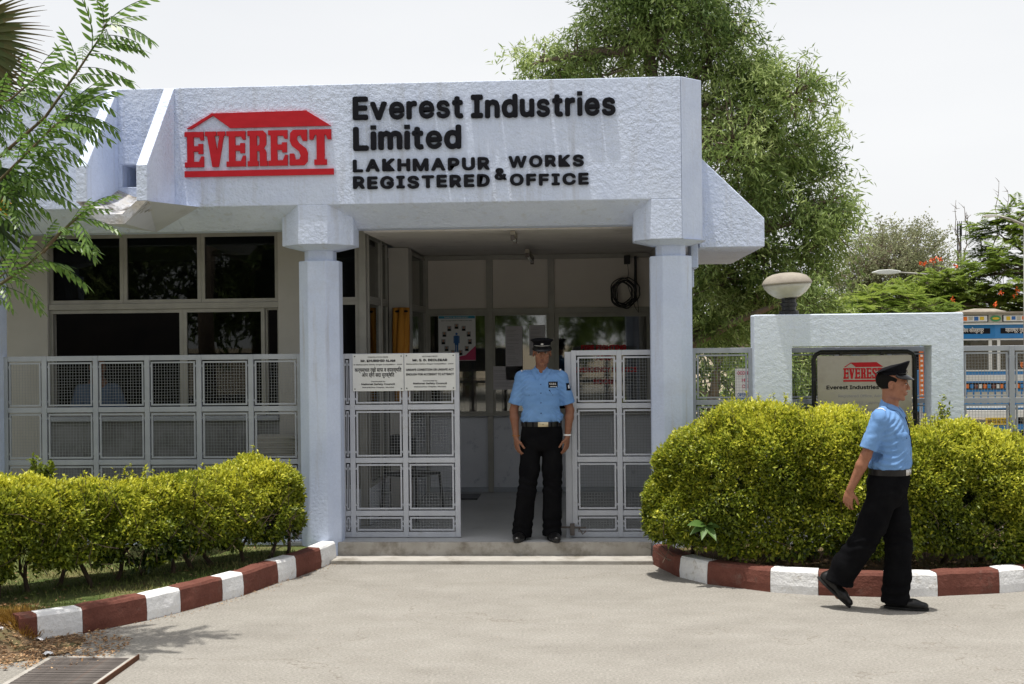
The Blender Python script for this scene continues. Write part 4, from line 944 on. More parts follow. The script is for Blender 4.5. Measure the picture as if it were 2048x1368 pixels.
def collar(G, nb, tilt, r=.052):
    m = MB(); n = 30; vs = []; fs = []
    for (dr, dz) in ((.010, -.022), (.016, -.020), (.002, .022), (-.006, .024), (-.004, -.01)):
        for i in range(n+1):
            a = R(-90+16+(360-32)*i/n); fr = .5-.5*math.sin(a); x = (r+dr)*math.cos(a); y = (r+dr)*math.sin(a); vs.append((nb[0]+x, nb[1]+y+.002-.006*fr, nb[2]+.036+dz-.040*fr**1.5))
    K = n+1
    for j in range(5):
        for i in range(n): fs.append((j*K+i, j*K+i+1, ((j+1) % 5)*K+i+1, ((j+1) % 5)*K+i))
    m.add(vs, fs).build('collar', SH, G['shirt'], smooth=True)
collar(G, g1['neck'], 0)
ab = D('arm_badge', M['felt'], -.02, 1.34, .045, .065, phi=R(68), th=.005, nx=4, nz=4, c0=(.2, 0)); D('arm_badge_print', M['dado'], -.02, 1.34, .028, .045, phi=R(68), th=.008, nx=3, nz=3, par=ab, c0=(.2, 0))
D('buckle', M['brass'], .018, 1.018, .088, .040, th=.012, tree=G['bt'], par=G['belt'], nx=4, nz=3); D('buckle_emblem', M['rust'], .018, 1.018, .016, .018, th=.014, tree=G['bt'], par=G['belt'], nx=3, nz=3)
for x in (-.13, -.07, .09, .14): D('belt_loop', M['trouser'], x, 1.018, .012, .040, th=.004, tree=G['bt'], par=G['trousers'], nx=2, nz=3)
wr = Vector(g1['wrL']); MB().lathe([(.031, -.007), (.035, -.007), (.035, .007), (.031, .007)], 20, sy=.85).build('bracelet', M['bandage'], G['root']).location = wr+Vector((0, .004, .02))
wr = Vector(g1['wrR']); MB().lathe([(.031, -.003), (.034, -.003), (.034, .003), (.031, .003)], 20, sy=.85).build('wrist_cord', M['plastic_yellow'], G['root']).location = wr+Vector((0, .004, .02))
shoe(G['root'], 0, R(-8), 0, None, (-.192, .0, 0)); shoe(G['root'], 0, R(14), 0, None, (.086, .0, 0))

# ------------------------------------------------------------ guard walking past the right hedge (faces -Y locally, turned towards +X)
g2 = dict(head=(-.02, -.035, 1.565), neck=(0, -.005, 1.40), chest=(0, .0, 1.24), pelvis=(0, 0, .93), turn=3, nod=2,
    shR=(-.165, .035, 1.335), elR=(-.195, .125, 1.080), wrR=(-.185, .235, .842), shL=(.165, -.01, 1.335), elL=(.21, .04, 1.08), wrL=(.20, .06, .86),
    hdR=(.0, .22, -1), hnR=(.95, -.3, 0), htR=(-.25, -.9, -.1), hdL=(0, -.2, -1), hnL=(-1, .1, 0), htL=(0, -1, 0), curl=1.5,
    hipR=(-.085, .0, .88), knR=(-.10, .13, .50), anR=(-.06, .41, .19), ftR=(-.06, .345, .08), hipL=(.085, 0, .88), knL=(.08, -.045, .48), anL=(.07, -.035, .09), ftL=(.072, -.09, .035),
    torso=[(.962, 0, -.003, .158, .124), (.99, 0, -.006, .170, .138), (1.02, 0, -.008, .174, .142), (1.10, 0, -.010, .168, .138), (1.18, 0, -.006, .172, .132), (1.26, 0, 0, .180, .125), (1.33, 0, .004, .170, .108), (1.38, 0, .010, .13, .085)],
    hips=[(.72, .0, .02, .12, .09), (.79, -.0, .015, .162, .126), (.89, 0, .01, .175, .142), (.945, 0, .0, .168, .137), (.975, 0, -.003, .162, .129)],
    legR=[((-.088, .02, .84), .104), ((-.10, .10, .60), .098), ((-.095, .175, .46), .090), ((-.075, .285, .30), .094), ((-.06, .345, .175), .100)],
    legL=[((.088, .0, .84), .100), ((.085, -.03, .60), .096), ((.08, -.045, .42), .092), ((.075, -.035, .22), .094), ((.072, -.02, .035), .098)],
    hemR=(0, .35, -1), belt=(.965, 0, -.003, .167, .134), capfront=.042, caprot=-3, wrinkle=.010, lflat=.9, profile=True, sflat=(0, 1, 0), sleeve=.225)
G = make_person('b', g2, (2.08, 8.62, .004), R(68), 'guard in black peaked cap and blue shirt walking right along the kerb, one heel lifted', None, 'b')
D = G['decal']; A2 = R(-62)
D('placket', SH, .002, 1.18, .032, .36, th=.003, nx=4, nz=20)
for z in (1.29, 1.22, 1.14, 1.06): D('button', M['shirt_dark'], .002, z, .013, .013, th=.0055, nx=3, nz=3)
for cx in (-.088, .088):
    D('pocket', SH, cx, 1.165, .112, .110, th=.0035, nx=8, nz=8, phi=R(-8 if cx < 0 else 8)); D('pocket_flap', SH, cx, 1.212, .118, .058, th=.009, nx=10, nz=4, phi=R(-8 if cx < 0 else 8), shape=lambda a: .66*abs(a))
    D('button', M['shirt_dark'], cx, 1.20, .012, .012, th=.012, nx=3, nz=3)
D('buckle', M['nickel'], .0, .965, .088, .040, th=.012, tree=G['bt'], par=G['belt'], nx=4, nz=3, phi=R(-24)); 
for dx in (-.016, .016): D('buckle_bar', M['leather'], dx, .965, .008, .038, th=.0135, tree=G['bt'], par=G['belt'], nx=2, nz=3, phi=R(-24))
for sx in (-1, 1):
    yo = .022 if sx < 0 else -.006
    e = top_decal(G, 'epaulette', SH, sx*.120, yo, .105, .052, .006); top_decal(G, 'epaulette_stripe', M['thread_white'], sx*.160, yo+(.006 if sx < 0 else 0), .020, .054, .009, e)
    D('collar_leaf', SH, sx*.046, 1.380, .040, .105, th=.012, nx=4, nz=8, rot=R(sx*-33))
collar(G, g2['neck'], 0)
D('lanyard', M['felt'], .055, 1.255, .009, .27, th=.009, nx=2, nz=14, rot=R(-14))
shoe(G['root'], 0, R(2), 0, None, (.072, -.04, 0)); shoe(G['root'], 0, R(10), R(43), None, (-.06, .42, .135))

# ============================================================ VEGETATION
def unit(a): return a/np.maximum(np.linalg.norm(a, axis=-1, keepdims=True), 1e-9)
def leaves_mesh(name, P, D_, N_, L, Wd, tint, m, fold=.25, curl=.0):
    """every leaf: base, left, right, tip (two triangles folded along the midrib... as quads split)"""
    n = len(P); D_ = unit(D_); S_ = unit(np.cross(D_, N_)); N2 = np.cross(S_, D_)
    L = np.broadcast_to(np.asarray(L, float), (n,))[:, None]; Wd = np.broadcast_to(np.asarray(Wd, float), (n,))[:, None]
    a = P; t = P+D_*L-N2*L*curl; mid = P+D_*L*.45
    l = mid+S_*Wd*.5+N2*Wd*fold; r = mid-S_*Wd*.5+N2*Wd*fold
    V = np.stack([a, l, t, r], 1).reshape(-1, 3); i = np.arange(n)*4
    F_ = np.stack([np.stack([i, i+2, i+1], 1), np.stack([i, i+3, i+2], 1)], 1).reshape(-1, 3)
    return arrays_mesh(name, V, F_, m, False, np.repeat(np.clip(tint, 0, 1), 2))
def rdir(n):
    return unit(rng.normal(size=(n, 3)))
def fnoise(P, s, seed=0.): return np.array([noise.noise(Vector((p[0]*s+seed, p[1]*s-seed, p[2]*s))) for p in P])
def twig_tubes(m, a, b, r, wob=.1, n=4, sides=5):
    a, b = Vector(a), Vector(b); pts = []; L = (b-a).length
    for i in range(n+1):
        t = i/n; p = a.lerp(b, t); 
        if 0 < i < n: p += Vector((random.uniform(-1, 1), random.uniform(-1, 1), random.uniform(-1, 1)))*L*wob
        pts.append(p)
    m.tube(pts, [r*(1-.75*i/n) for i in range(n+1)], sides, False)

# ---- clipped hedges
def hedge(name, label, path, height, depth, zlow, nleaf, seed, leafL=.034, ztint=(.4, .5), stems=(), taper=(.6, .3), patch=2.2, side=1, lowopen=1., rough_=.11):
    root = empty(name, (0, 0, 0), 0, label, 'hedge')
    f, d = resample(path, .1); Ltot = d[-1]
    def frame_at(s):
        p = f(s); t = (f(s+.15)-f(s-.15)).normalized(); return p, t, Vector((-t.y, t.x, 0))
    n = int(nleaf*1.35); s = rng.uniform(0, Ltot, n)
    tt = np.linspace(-.9, PI+.4, 400); sg = lambda v: np.sign(v)*np.abs(v)**.62; qx, qz = sg(np.cos(tt)), sg(np.sin(tt))*1.25; cl = np.concatenate([[0], np.cumsum(np.hypot(np.diff(qx), np.diff(qz)))]); th = np.interp(rng.uniform(0, cl[-1], n), cl, tt)
    ns = 160; tab = [frame_at(Ltot*i/(ns-1)) for i in range(ns)]; ii = s/Ltot*(ns-1)
    def lerp_tab(k): 
        a = np.array([[tab[i][k][j] for j in range(3)] for i in range(ns)]); return np.stack([np.interp(ii, np.arange(ns), a[:, j]) for j in range(3)], 1)
    C0, T0, N0 = lerp_tab(0), unit(lerp_tab(1)), unit(lerp_tab(2))
    e = np.minimum(np.clip(s/taper[0], 0, 1), np.clip((Ltot-s)/taper[1], 0, 1) if taper[1] > 0 else 1); pr = np.sqrt(np.clip(1-(1-e)**2, 0, 1))
    Ht = np.interp(s, [a for a, b in height], [b for a, b in height]); Dp = np.interp(s, [a for a, b in depth], [b for a, b in depth])
    hh = (Ht-zlow)*(.35+.65*pr)/2; zc = zlow+(Ht-zlow)*(.5-.10*(1-pr)); dd = Dp/2*(.15+.85*pr)
    c_, s_ = np.cos(th), np.sin(th); p_ = .62
    x_ = np.sign(c_)*np.abs(c_)**p_; z_ = np.sign(s_)*np.abs(s_)**p_
    inw = np.where(rng.random(n) < .22, rng.uniform(.35, .85, n), 1-np.abs(rng.normal(0, .085, n))-.02)
    base = C0-N0*side*0+N0*(-x_*dd*inw*side)[:, None]; base[:, 2] = zc+z_*hh*inw
    # uneven surface
    nz = fnoise(base, 3.2, seed)*rough_+fnoise(base, 8.5, seed+3)*.062
    out = unit(N0*(-x_*side/np.maximum(dd, .05))[:, None]*.5+np.stack([0*z_, 0*z_, z_/np.maximum(hh, .05)*.5], 1)+T0*0)
    # end caps point outwards
    endv = np.where(s < taper[0], -(1-e), np.where(Ltot-s < taper[1] if taper[1] > 0 else False, (1-e), 0)); out = unit(out+T0*endv[:, None]*1.2)
    P = base+out*nz[:, None]+rng.normal(0, .012, (n, 3))
    holes = fnoise(P, 6.5, seed+9)+.5*fnoise(P, 15, seed+4); lowf = np.clip((zlow+.30-P[:, 2])/.30, 0, 1)*lowopen
    keep = (holes < .52-lowf*.62+.0) & (P[:, 2] > .14); keep &= rng.random(n) > lowf*.45
    P, out, zz, inw2, s2 = P[keep], out[keep], P[keep][:, 2], inw[keep], s[keep]; n = len(P)
    D_ = unit(out*.75+rdir(n)*.85+np.array([0, 0, .25])); N_ = unit(out*.8+rdir(n)*.75+np.array([0, 0, .7]))
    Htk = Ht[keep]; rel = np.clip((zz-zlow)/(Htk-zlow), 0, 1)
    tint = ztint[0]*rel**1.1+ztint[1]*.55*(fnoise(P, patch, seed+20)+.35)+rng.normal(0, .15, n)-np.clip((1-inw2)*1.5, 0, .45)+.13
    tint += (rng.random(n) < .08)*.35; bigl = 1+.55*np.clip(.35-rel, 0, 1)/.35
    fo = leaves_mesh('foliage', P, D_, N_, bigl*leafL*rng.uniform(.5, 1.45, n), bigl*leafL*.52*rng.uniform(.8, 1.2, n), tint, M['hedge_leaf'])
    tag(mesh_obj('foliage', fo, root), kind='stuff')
    # loose shoots standing out of the clipped top
    k = int(Ltot*75); ss = rng.uniform(.1, Ltot-.1, k); PP = []; DD = []; NN = []; TT = []; tw = MB()
    for q in ss:
        p, t, nn = frame_at(q); H_ = np.interp(q, [a for a, b in height], [b for a, b in height]); D2 = np.interp(q, [a for a, b in depth], [b for a, b in depth]); e_ = min(min(q/taper[0], 1), min((Ltot-q)/max(taper[1], .01), 1)); H_ = zlow+(H_-zlow)*(.35+.65*math.sqrt(max(0, 1-(1-e_)**2)))
        o = p+nn*random.uniform(-.45, .45)*D2; L_ = random.uniform(.04, .15)*(1.9 if random.random() < .07 else 1); dr = Vector((random.uniform(-.35, .35), random.uniform(-.35, .35), 1)).normalized(); z0 = H_-.06+.07*noise.noise(Vector((o.x*3.2, o.y*3.2, 1)))
        a = Vector((o.x, o.y, z0)); tw.tube([a-dr*.08, a+dr*L_*.5, a+dr*L_], .0018, 4, False)
        for j in range(int(6+L_*60)):
            u = random.random(); rd = Vector(rdir(1)[0]); rd.z = abs(rd.z)*.6+.25; PP.append(a+dr*L_*u); DD.append(rd); NN.append(Vector((0, 0, 1))+rd*.3); TT.append(random.uniform(.55, .95))
    tag(mesh_obj('young_shoots', leaves_mesh('young_shoots', np.array(PP), np.array(DD), np.array(NN), leafL*.95, leafL*.46, np.array(TT), M['hedge_leaf']), root), kind='stuff')
    # stems
    tw.build('shoot_twigs', M['bark_dark'], root)['kind'] = 'stuff'
    for (q, off, lean) in stems:
        p, t, nn = frame_at(q); b = p+nn*off; m = MB(); h0 = zlow+.32; top = Vector((b.x, b.y, .1)) 
        k_ = random.randint(2, 4); knee = Vector((b.x+lean*.4*t.x, b.y+lean*.4*t.y, random.uniform(.20, .32))); m.tube([(b.x, b.y, .09), ((b.x+knee.x)/2+.01, (b.y+knee.y)/2, knee.z*.6), knee], [.022, .018, .016], 6)
        for j in range(k_):
            e2 = knee+Vector((random.uniform(-.28, .28), random.uniform(-.16, .16), random.uniform(.25, .5))); twig_tubes(m, knee, e2, .013, .09, 4)
            for w in range(3):
                st = knee.lerp(e2, random.uniform(.3, .9)); twig_tubes(m, st, st+Vector((random.uniform(-.2, .2), random.uniform(-.15, .15), random.uniform(.05, .25))), .006, .1, 3, 4)
        m.build('stem', M['bark_dark'], root, smooth=True)
    # fine inner twigs
    m = MB()
    for j in range(int(Ltot*150)):
        q = random.uniform(.15, Ltot-.12); p, t, nn = frame_at(q); a = p+nn*random.uniform(-.42, .36); a = Vector((a.x, a.y, random.uniform(zlow, zlow+.42))); b = a+Vector((random.uniform(-.2, .2), random.uniform(-.2, .2), random.uniform(.05, .3))); twig_tubes(m, a, b, .004, .08, 3, 3)
    m.build('inner_twigs', M['bark_dark'], root)['kind'] = 'stuff'
    return root
hpR = [(.50, 10.02), (.9, 9.93), (1.5, 9.83), (2.2, 9.78), (2.9, 9.82), (3.6, 9.95), (4.4, 10.2), (5.2, 10.5)]
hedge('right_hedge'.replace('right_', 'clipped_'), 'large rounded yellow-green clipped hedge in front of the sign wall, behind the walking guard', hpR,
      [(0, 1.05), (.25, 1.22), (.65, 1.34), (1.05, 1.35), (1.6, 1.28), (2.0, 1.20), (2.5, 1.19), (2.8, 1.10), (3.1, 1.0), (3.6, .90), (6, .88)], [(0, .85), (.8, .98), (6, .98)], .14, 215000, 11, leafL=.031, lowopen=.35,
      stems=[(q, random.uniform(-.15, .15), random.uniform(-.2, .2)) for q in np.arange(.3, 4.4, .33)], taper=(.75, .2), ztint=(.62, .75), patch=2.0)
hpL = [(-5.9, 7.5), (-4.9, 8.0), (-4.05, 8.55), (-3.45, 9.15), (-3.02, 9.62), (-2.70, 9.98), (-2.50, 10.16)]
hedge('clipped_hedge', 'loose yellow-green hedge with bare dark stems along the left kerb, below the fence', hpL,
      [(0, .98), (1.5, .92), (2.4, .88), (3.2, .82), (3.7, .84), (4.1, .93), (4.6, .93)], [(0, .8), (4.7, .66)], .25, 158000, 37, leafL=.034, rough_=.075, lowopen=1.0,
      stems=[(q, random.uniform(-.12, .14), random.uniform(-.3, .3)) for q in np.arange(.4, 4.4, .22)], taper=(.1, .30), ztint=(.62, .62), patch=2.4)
# dark upright shoot out of the left hedge
def shrub(name, label, base, h, r, n, tint, m, L=.04, cat='plant', droop=0.):
    root = empty(name, base, 0, label, cat); P = []; t_ = MB()
    for k in range(max(3, int(r*40))):
        a = random.uniform(0, 2*PI); e = Vector((math.cos(a)*r*random.uniform(.2, 1), math.sin(a)*r*random.uniform(.2, 1), h*random.uniform(.6, 1))); twig_tubes(t_, (0, 0, 0), e, .006, .04, 4)
        for j in range(n): P.append(np.array(e)*random.uniform(.25, 1.02))
    P = np.array(P)+rng.normal(0, .015, (len(P), 3)); nn = len(P); D_ = unit(rdir(nn)+np.array([0, 0, .35-droop]))
    t_.build('stem', M['bark_dark'], root); tag(mesh_obj('foliage', leaves_mesh('foliage', P, D_, rdir(nn)+np.array([0, 0, 1.]), L*rng.uniform(.7, 1.2, nn), L*.5, tint+rng.normal(0, .12, nn), m), root), kind='stuff'); return root
shrub('sapling', 'dark green sapling poking up through the top of the left hedge', (-4.10, 8.95, .60), .52, .13, 120, .34, M['hedge_leaf'], .045)
shrub('sapling', 'small leafy sprig rising at the foot of the sign wall behind the right hedge', (2.95, 10.35, .9), .50, .10, 45, .38, M['hedge_leaf'], .04)
# broad leaved weed low in the right hedge
wd = empty('broadleaf_weed', (.90, 9.47, .46), 0, 'light green broad-leaved weed growing out low on the right hedge', 'plant')
for k, (a, l, up) in enumerate(((2.6, .19, .12), (3.6, .15, -.05), (4.4, .14, -.12), (5.1, .15, -.12), (.4, .12, .05), (1.2, .11, .15))):
    m = MB(); n = 8; vs = []; d = Vector((math.cos(a), -abs(math.sin(a))*.6-.2, up*3)).normalized(); s_ = d.cross(Vector((0, -.6, .8))).normalized(); nn = s_.cross(d)
    for i in range(n+1):
        t = i/n; w = l*.20*math.sin(PI*t**.8)+.001; c = d*l*t-Vector((0, 0, 1))*l*.25*t*t; vs += [c+s_*w+nn*.008*math.sin(PI*t), c, c-s_*w+nn*.008*math.sin(PI*t)]
    for i in range(n): m.f += [(3*i, 3*i+1, 3*i+4, 3*i+3), (3*i+1, 3*i+2, 3*i+5, 3*i+4)]; m.m += [0, 0]
    m.v = [tuple(v) for v in vs]; me = m.mesh('leaf', M['weed'] if 'weed' in M else M.setdefault('weed', mat('weed_leaf', (.06, .12, .025), .5, (.09, .16, .035), 20)), True); mesh_obj('leaf', me, wd)

# ---- ground cover
def scatter(n, x0, x1, y0, y1, inside):
    P = np.stack([rng.uniform(x0, x1, n), rng.uniform(y0, y1, n), np.zeros(n)], 1); return P[np.array([inside(p[0], p[1]) for p in P])]
fL, dL = resample(kerbL, .1); kl = np.array(kerbL); kl_y = kl[:, 1]; kl_x = kl[:, 0]
inL = lambda x, y: x < np.interp(y, kl_y, kl_x)-.13
kr = np.array(kerbR); inR = lambda x, y: y > np.interp(x, kr[:, 0], kr[:, 1])+.15
P = scatter(16000, -5.6, -2.3, 7.4, 10.6, inL); P[:, 2] = .115; n = len(P)
keep = fnoise(P, 2.2, 5)+rng.normal(0, .25, n) > -.18; P = P[keep]; n = len(P)
D_ = unit(rng.normal(0, .5, (n, 3))*np.array([1, 1, 0])+np.array([0, 0, 1.]))
tag(mesh_obj('lawn_grass', leaves_mesh('lawn_grass', P, D_, rdir(n), rng.uniform(.02, .055, n), .006, .5+.5*fnoise(P, 1.7, 2)+rng.normal(0, .15, n), M['grass_blade'])), 'short patchy lawn grass under the left hedge', 'grass', None, 'stuff')
P = scatter(7000, .6, 5, 9.1, 10.6, inR); P[:, 2] = .112; n = len(P); keep = fnoise(P, 2.5, 15)+rng.normal(0, .2, n) > .02; P = P[keep]; n = len(P)
D_ = unit(rng.normal(0, .6, (n, 3))*np.array([1, 1, 0])+np.array([0, 0, 1.]))
tag(mesh_obj('bed_grass', leaves_mesh('bed_grass', P, D_, rdir(n), rng.uniform(.015, .04, n), .005, .6+.4*fnoise(P, 1.7, 2)+rng.normal(0, .15, n), M['grass_blade'])), 'sparse dry grass on the soil behind the right kerb', 'grass', None, 'stuff')
# fallen leaves
def litter(name, label, P, m, sz=(.015, .035)):
    n = len(P); D_ = unit(rng.normal(0, 1, (n, 3))*np.array([1, 1, .15])); tag(mesh_obj(name, leaves_mesh(name, P+np.array([0, 0, .006]), D_, np.array([0, 0, 1.])+rng.normal(0, .35, (n, 3)), rng.uniform(*sz, n), rng.uniform(sz[0]*.4, sz[1]*.5, n), rng.random(n), m, .3)), label, 'litter', None, 'stuff')
P = scatter(5200, -4.8, -2.9, 6.9, 8.2, lambda x, y: ((x+3.80)/1.05)**2+((y-7.62+.28*(x+3.95))/.58)**2 < 1+.2*noise.noise(Vector((x*5, y*5, 0)))); P[:, 2] = np.array([max(.006, mound(p[0], p[1])+.004) for p in P])
litter('fallen_leaves', 'dry brown leaf litter on the dirt at the near end of the left kerb', P, M['dry_leaf'])
P1 = scatter(900, .6, 4.6, 9.2, 10.4, inR); P1[:, 2] = .112; P2 = scatter(700, -4.6, -2.3, 7.6, 10.5, inL); P2[:, 2] = .118
litter('fallen_leaves', 'scattered dry leaves on the soil of the two planting beds', np.concatenate([P1, P2]), M['dry_leaf'])
# debris along the foot of the kerbs
q = []
for i in range(420):
    s_ = random.uniform(.3, dL[-1]-.1); p = fL(s_); t = (fL(s_+.1)-fL(s_-.1)).normalized(); o = abs(random.gauss(0, .09))*(.4+.9*(1-s_/dL[-1])); q.append((p.x+t.y*o, p.y-t.x*o, .001))
litter('kerb_debris', 'small dry crumbs and leaves along the foot of the left kerb', np.array(q), M['dry_leaf'], (.006, .022))
q = [(random.uniform(-3, 4.5), random.uniform(6.3, 10.2), .0) for i in range(260)]
q = [p for p in q if p[1] < (np.interp(p[0], kr[:, 0], kr[:, 1])-.05 if p[0] > .5 else 10.2) and (p[0] > -2.2 or p[0] > np.interp(p[1], kl_y, kl_x)+.05)]
litter('road_crumbs', 'tiny crumbs scattered over the concrete drive', np.array(q), M['dry_leaf'], (.004, .012))
# orange dry tufts
def tuft(loc, r, n, label):
    a = rng.uniform(0, 2*PI, n); rr = r*np.sqrt(rng.random(n)); P = np.stack([loc[0]+rr*np.cos(a), loc[1]+rr*np.sin(a)*.7, np.zeros(n)], 1)
    P[:, 2] = [max(.0, mound(p[0], p[1])) for p in P]
    D_ = unit(np.stack([np.cos(a)*.5, np.sin(a)*.5, np.ones(n)], 1)+rng.normal(0, .35, (n, 3))); tag(mesh_obj('dry_grass_tuft', leaves_mesh('dry_grass_tuft', P, D_, rdir(n), rng.uniform(.03, .09, n), .006, rng.random(n), M['dry_tuft'])), label, 'grass')
tuft((-3.70, 7.76), .20, 1500, 'orange dry grass tuft against the red end of the left kerb'); tuft((-4.02, 7.60), .20, 900, 'dry grass tuft at the left edge of the picture, left of the litter')
tuft((-3.62, 7.62), .07, 120, 'smallest dry grass tuft, on the leaf litter')

# crumpled litter
def crumple(loc, sx, sy, sz, m, label, rz, seed):
    bm = bmesh.new(); bmesh.ops.create_grid(bm, x_segments=7, y_segments=5, size=.5)
    for v in bm.verts:
        k = noise.noise(Vector((v.co.x*5+seed, v.co.y*5, seed)))
        v.co = Vector((v.co.x*sx, v.co.y*sy, .5*sz+k*sz+.3*sz*math.cos(v.co.x*6)))
    me = bpy.data.meshes.new('litter'); bm.to_mesh(me); bm.free(); me.materials.append(m); o = mesh_obj('paper_litter', me); o.location = loc; o.rotation_euler = (0, 0, rz)
    z0 = min(v.co.z for v in me.vertices); o.location.z = loc[2]-z0+.002; md = o.modifiers.new('t', 'SOLIDIFY'); md.thickness = .0012; tag(o, label, 'litter')
crumple((-3.84, 7.52, .075), .14, .08, .03, M['paper_white'], 'crumpled white paper lying on the leaf litter', .3, 1)
crumple((-3.86, 7.42, .05), .08, .06, .02, mat('cream_wrapper', (.65, .55, .30), .6), 'small cream wrapper just below the crumpled white paper', 1, 2)
crumple((-3.52, 7.64, .01), .075, .022, .012, M['paper_white'], 'narrow white packet on the dirt near the white kerb stone', -.5, 3)
crumple((-3.30, 7.28, .01), .05, .045, .014, M['paper_white'], 'small white scrap beside the corner of the drain grate', .8, 4)
crumple((-3.74, 7.56, .09), .05, .04, .014, M['paper_white'], 'folded white scrap between the dry tufts', .2, 5)

# ============================================================ DRAIN GRATE
gt = empty('drain_grate', (-3.0, 6.92, 0), 0, 'rusty iron drain grate set in the concrete at the lower left', 'drain grate')
box('pit_shade_sheet', M['black_metal'], gt, -.24, .245, -.38, .29, .001, .003)  # flat black sheet: the shade below the bars is put into its colour
gx = .265; fr = M['rust']
box('frame_bar', M['slab'], gt, -.27, -.235, -.40, .31, .0, .016, bevel=.003); box('frame_bar', M['slab'], gt, .245, .28, -.40, .31, .0, .020, bevel=.003)
box('frame_bar', M['slab'], gt, -.2345, .2445, .285, .31, .0, .016, bevel=.003); box('angle_iron', mat('orange_rust', (.13, .055, .03), .9, (.09, .04, .02), 20), gt, .281, .288, -.40, .31, -.0, .030)
me = MB().box(-.2345, .2445, -.0085, .0085, .0, .013).mesh('bar', fr)
for k in range(27):
    o = mesh_obj('bar', me, gt); o.location = (0, .27-k*.024, .003+random.uniform(0, .002))
    o.rotation_euler = (0, 0, random.uniform(-.003, .003))

# ============================================================ TREES
def clump_cloud(c, r, n, squash=.85):
    d = rdir(n); rr = rng.random(n)**.42; P = d*rr[:, None]*np.array([r, r*.9, r*squash]); return np.array(c)+P
def tree(name, label, trunk, lobes, style, group=None, trunk_r=.18, lf=None, dens=1., seed=0, bark=None, cat='tree', twigdens=1., leafsize=1.):
    root = empty(name, trunk[0], 0, label, cat, group); o = np.array(trunk[0]); bark = bark or M['bark']
    tp = [Vector(np.array(p)-o) for p in trunk]; MB().tube(tp, [trunk_r*(1-.55*i/(len(tp)-1)) for i in range(len(tp))], 10).build('trunk', bark, root, smooth=True)
    lm = MB(); Ps = []; Ds = []; Ns = []; Ls = []; Ws = []; Ts = []
    tops = tp[len(tp)//2:]
    for (c, r) in lobes:
        c = np.array(c)-o; cv = Vector(c); st = min(tp[1:], key=lambda q: (q-cv).length if q.z < cv.z+.3 else 99); 
        mid = st.lerp(cv, .5)+Vector((0, 0, .12*r)); lm.tube([st, mid, cv], [trunk_r*.42, trunk_r*.28, trunk_r*.12], 6, False)
        nt_ = int(dens*r*r*(62 if style == 'willow' else (34 if style == 'feather' else 60))) + 4
        T_ = clump_cloud(c, r, nt_, .9 if style == 'willow' else (.6 if style == 'feather' else .8))
        if style == 'willow':             # boughs: twigs gather round a few centres, sky shows between them
            nc = max(4, int(nt_/9)); cc_ = clump_cloud(c, r, nc, .9); T_ = cc_[rng.integers(0, nc, nt_)]+rng.normal(0, .18*min(r, 1.2)+.06, (nt_, 3))
        for q in T_:
            if random.random() < .30*twigdens: 
                s0 = Vector(c).lerp(Vector(q), random.uniform(.0, .4)); twig_tubes(lm, s0, q, trunk_r*.07+.006, .06, 4, 4)
        out = unit(T_-c)
        if style == 'willow':
            for q, ou in zip(T_, out):
                k = 26; s_ = rng.random(k); ln = random.uniform(.35, .75)*min(1, r+.2); hd = unit(ou*np.array([1, 1, .3])+rng.normal(0, .4, 3))
                p = q+hd*(s_*ln*.62)[:, None]+np.array([0, 0, -1])*((s_**2)*ln*.62)[:, None]+rng.normal(0, .06, (k, 3))
                Ps.append(p); Ds.append(unit(np.array([0, 0, -.40])+hd*.55+rng.normal(0, .60, (k, 3)))); Ns.append(rdir(k)+ou*.6+np.array([0, 0, .8]))
                Ls.append(rng.uniform(.10, .17, k)*leafsize); Ws.append(rng.uniform(.022, .036, k)*leafsize); base = .45+.55*noise.noise(Vector(q)*1.6)+.22*ou[2]+random.gauss(0, .10)
                Ts.append(base+rng.normal(0, .12, k))
        elif style == 'fine':
            for q, ou in zip(T_, out):
                k = 34; ln = .55; hd = unit(ou+rng.normal(0, .5, 3)+np.array([0, 0, .3])); s_ = rng.random(k); e = q+hd*ln
                twig_tubes(lm, q-hd*.2, e, .009, .05, 3, 3)
                Ps.append(q+hd*(s_*ln)[:, None]+rng.normal(0, .06, (k, 3))); Ds.append(rdir(k)); Ns.append(rdir(k)); Ls.append(rng.uniform(.05, .09, k)*leafsize); Ws.append(np.full(k, .034)*leafsize)
                Ts.append(.5+rng.normal(0, .22, k))
        elif style == 'feather':
            for q, ou in zip(T_, out):
                for _ in range(5):
                    hd = unit(ou*np.array([1, 1, .25])+rng.normal(0, .55, 3)*np.array([1, 1, .35])+np.array([0, 0, .15])); ln = random.uniform(.32, .5); up = unit(np.array([0, 0, 1.])+rng.normal(0, .15, 3)); sd = unit(np.cross(hd, up)); k = 13
                    t = (np.arange(k)+.5)/k; ax = q+hd*(t*ln)[:, None]-up*(.28*ln*t*t)[:, None]; w = .13*np.sin(PI*np.clip(t*.85+.12, 0, 1))
                    for sg in (-1, 1):
                        Ps.append(ax); Ds.append(unit(sd*sg+hd*.45+rng.normal(0, .06, (k, 3))-up*.18)); Ns.append(np.repeat(up[None], k, 0)+rng.normal(0, .15, (k, 3))); Ls.append(w*leafsize); Ws.append(np.full(k, ln/k*1.15)*leafsize)
                        Ts.append(np.full(k, .45+.35*noise.noise(Vector(q)*.9)+random.gauss(0, .13)+.15*ou[2]))
    lm.build('limbs', bark, root, smooth=True)
    me = leaves_mesh('crown', np.concatenate(Ps), np.concatenate(Ds), np.concatenate(Ns), np.concatenate(Ls), np.concatenate(Ws), np.concatenate(Ts), lf)
    tag(mesh_obj('crown', me, root), kind='stuff'); return root
def lob(L, Y, dy=1.0):
    out = []
    for (px, py, r) in L:
        y = Y+random.uniform(-dy, dy)*(r/100.); p = at(px, py, y); out.append(((p.x, p.y, p.z), r*y/2450))
    return out
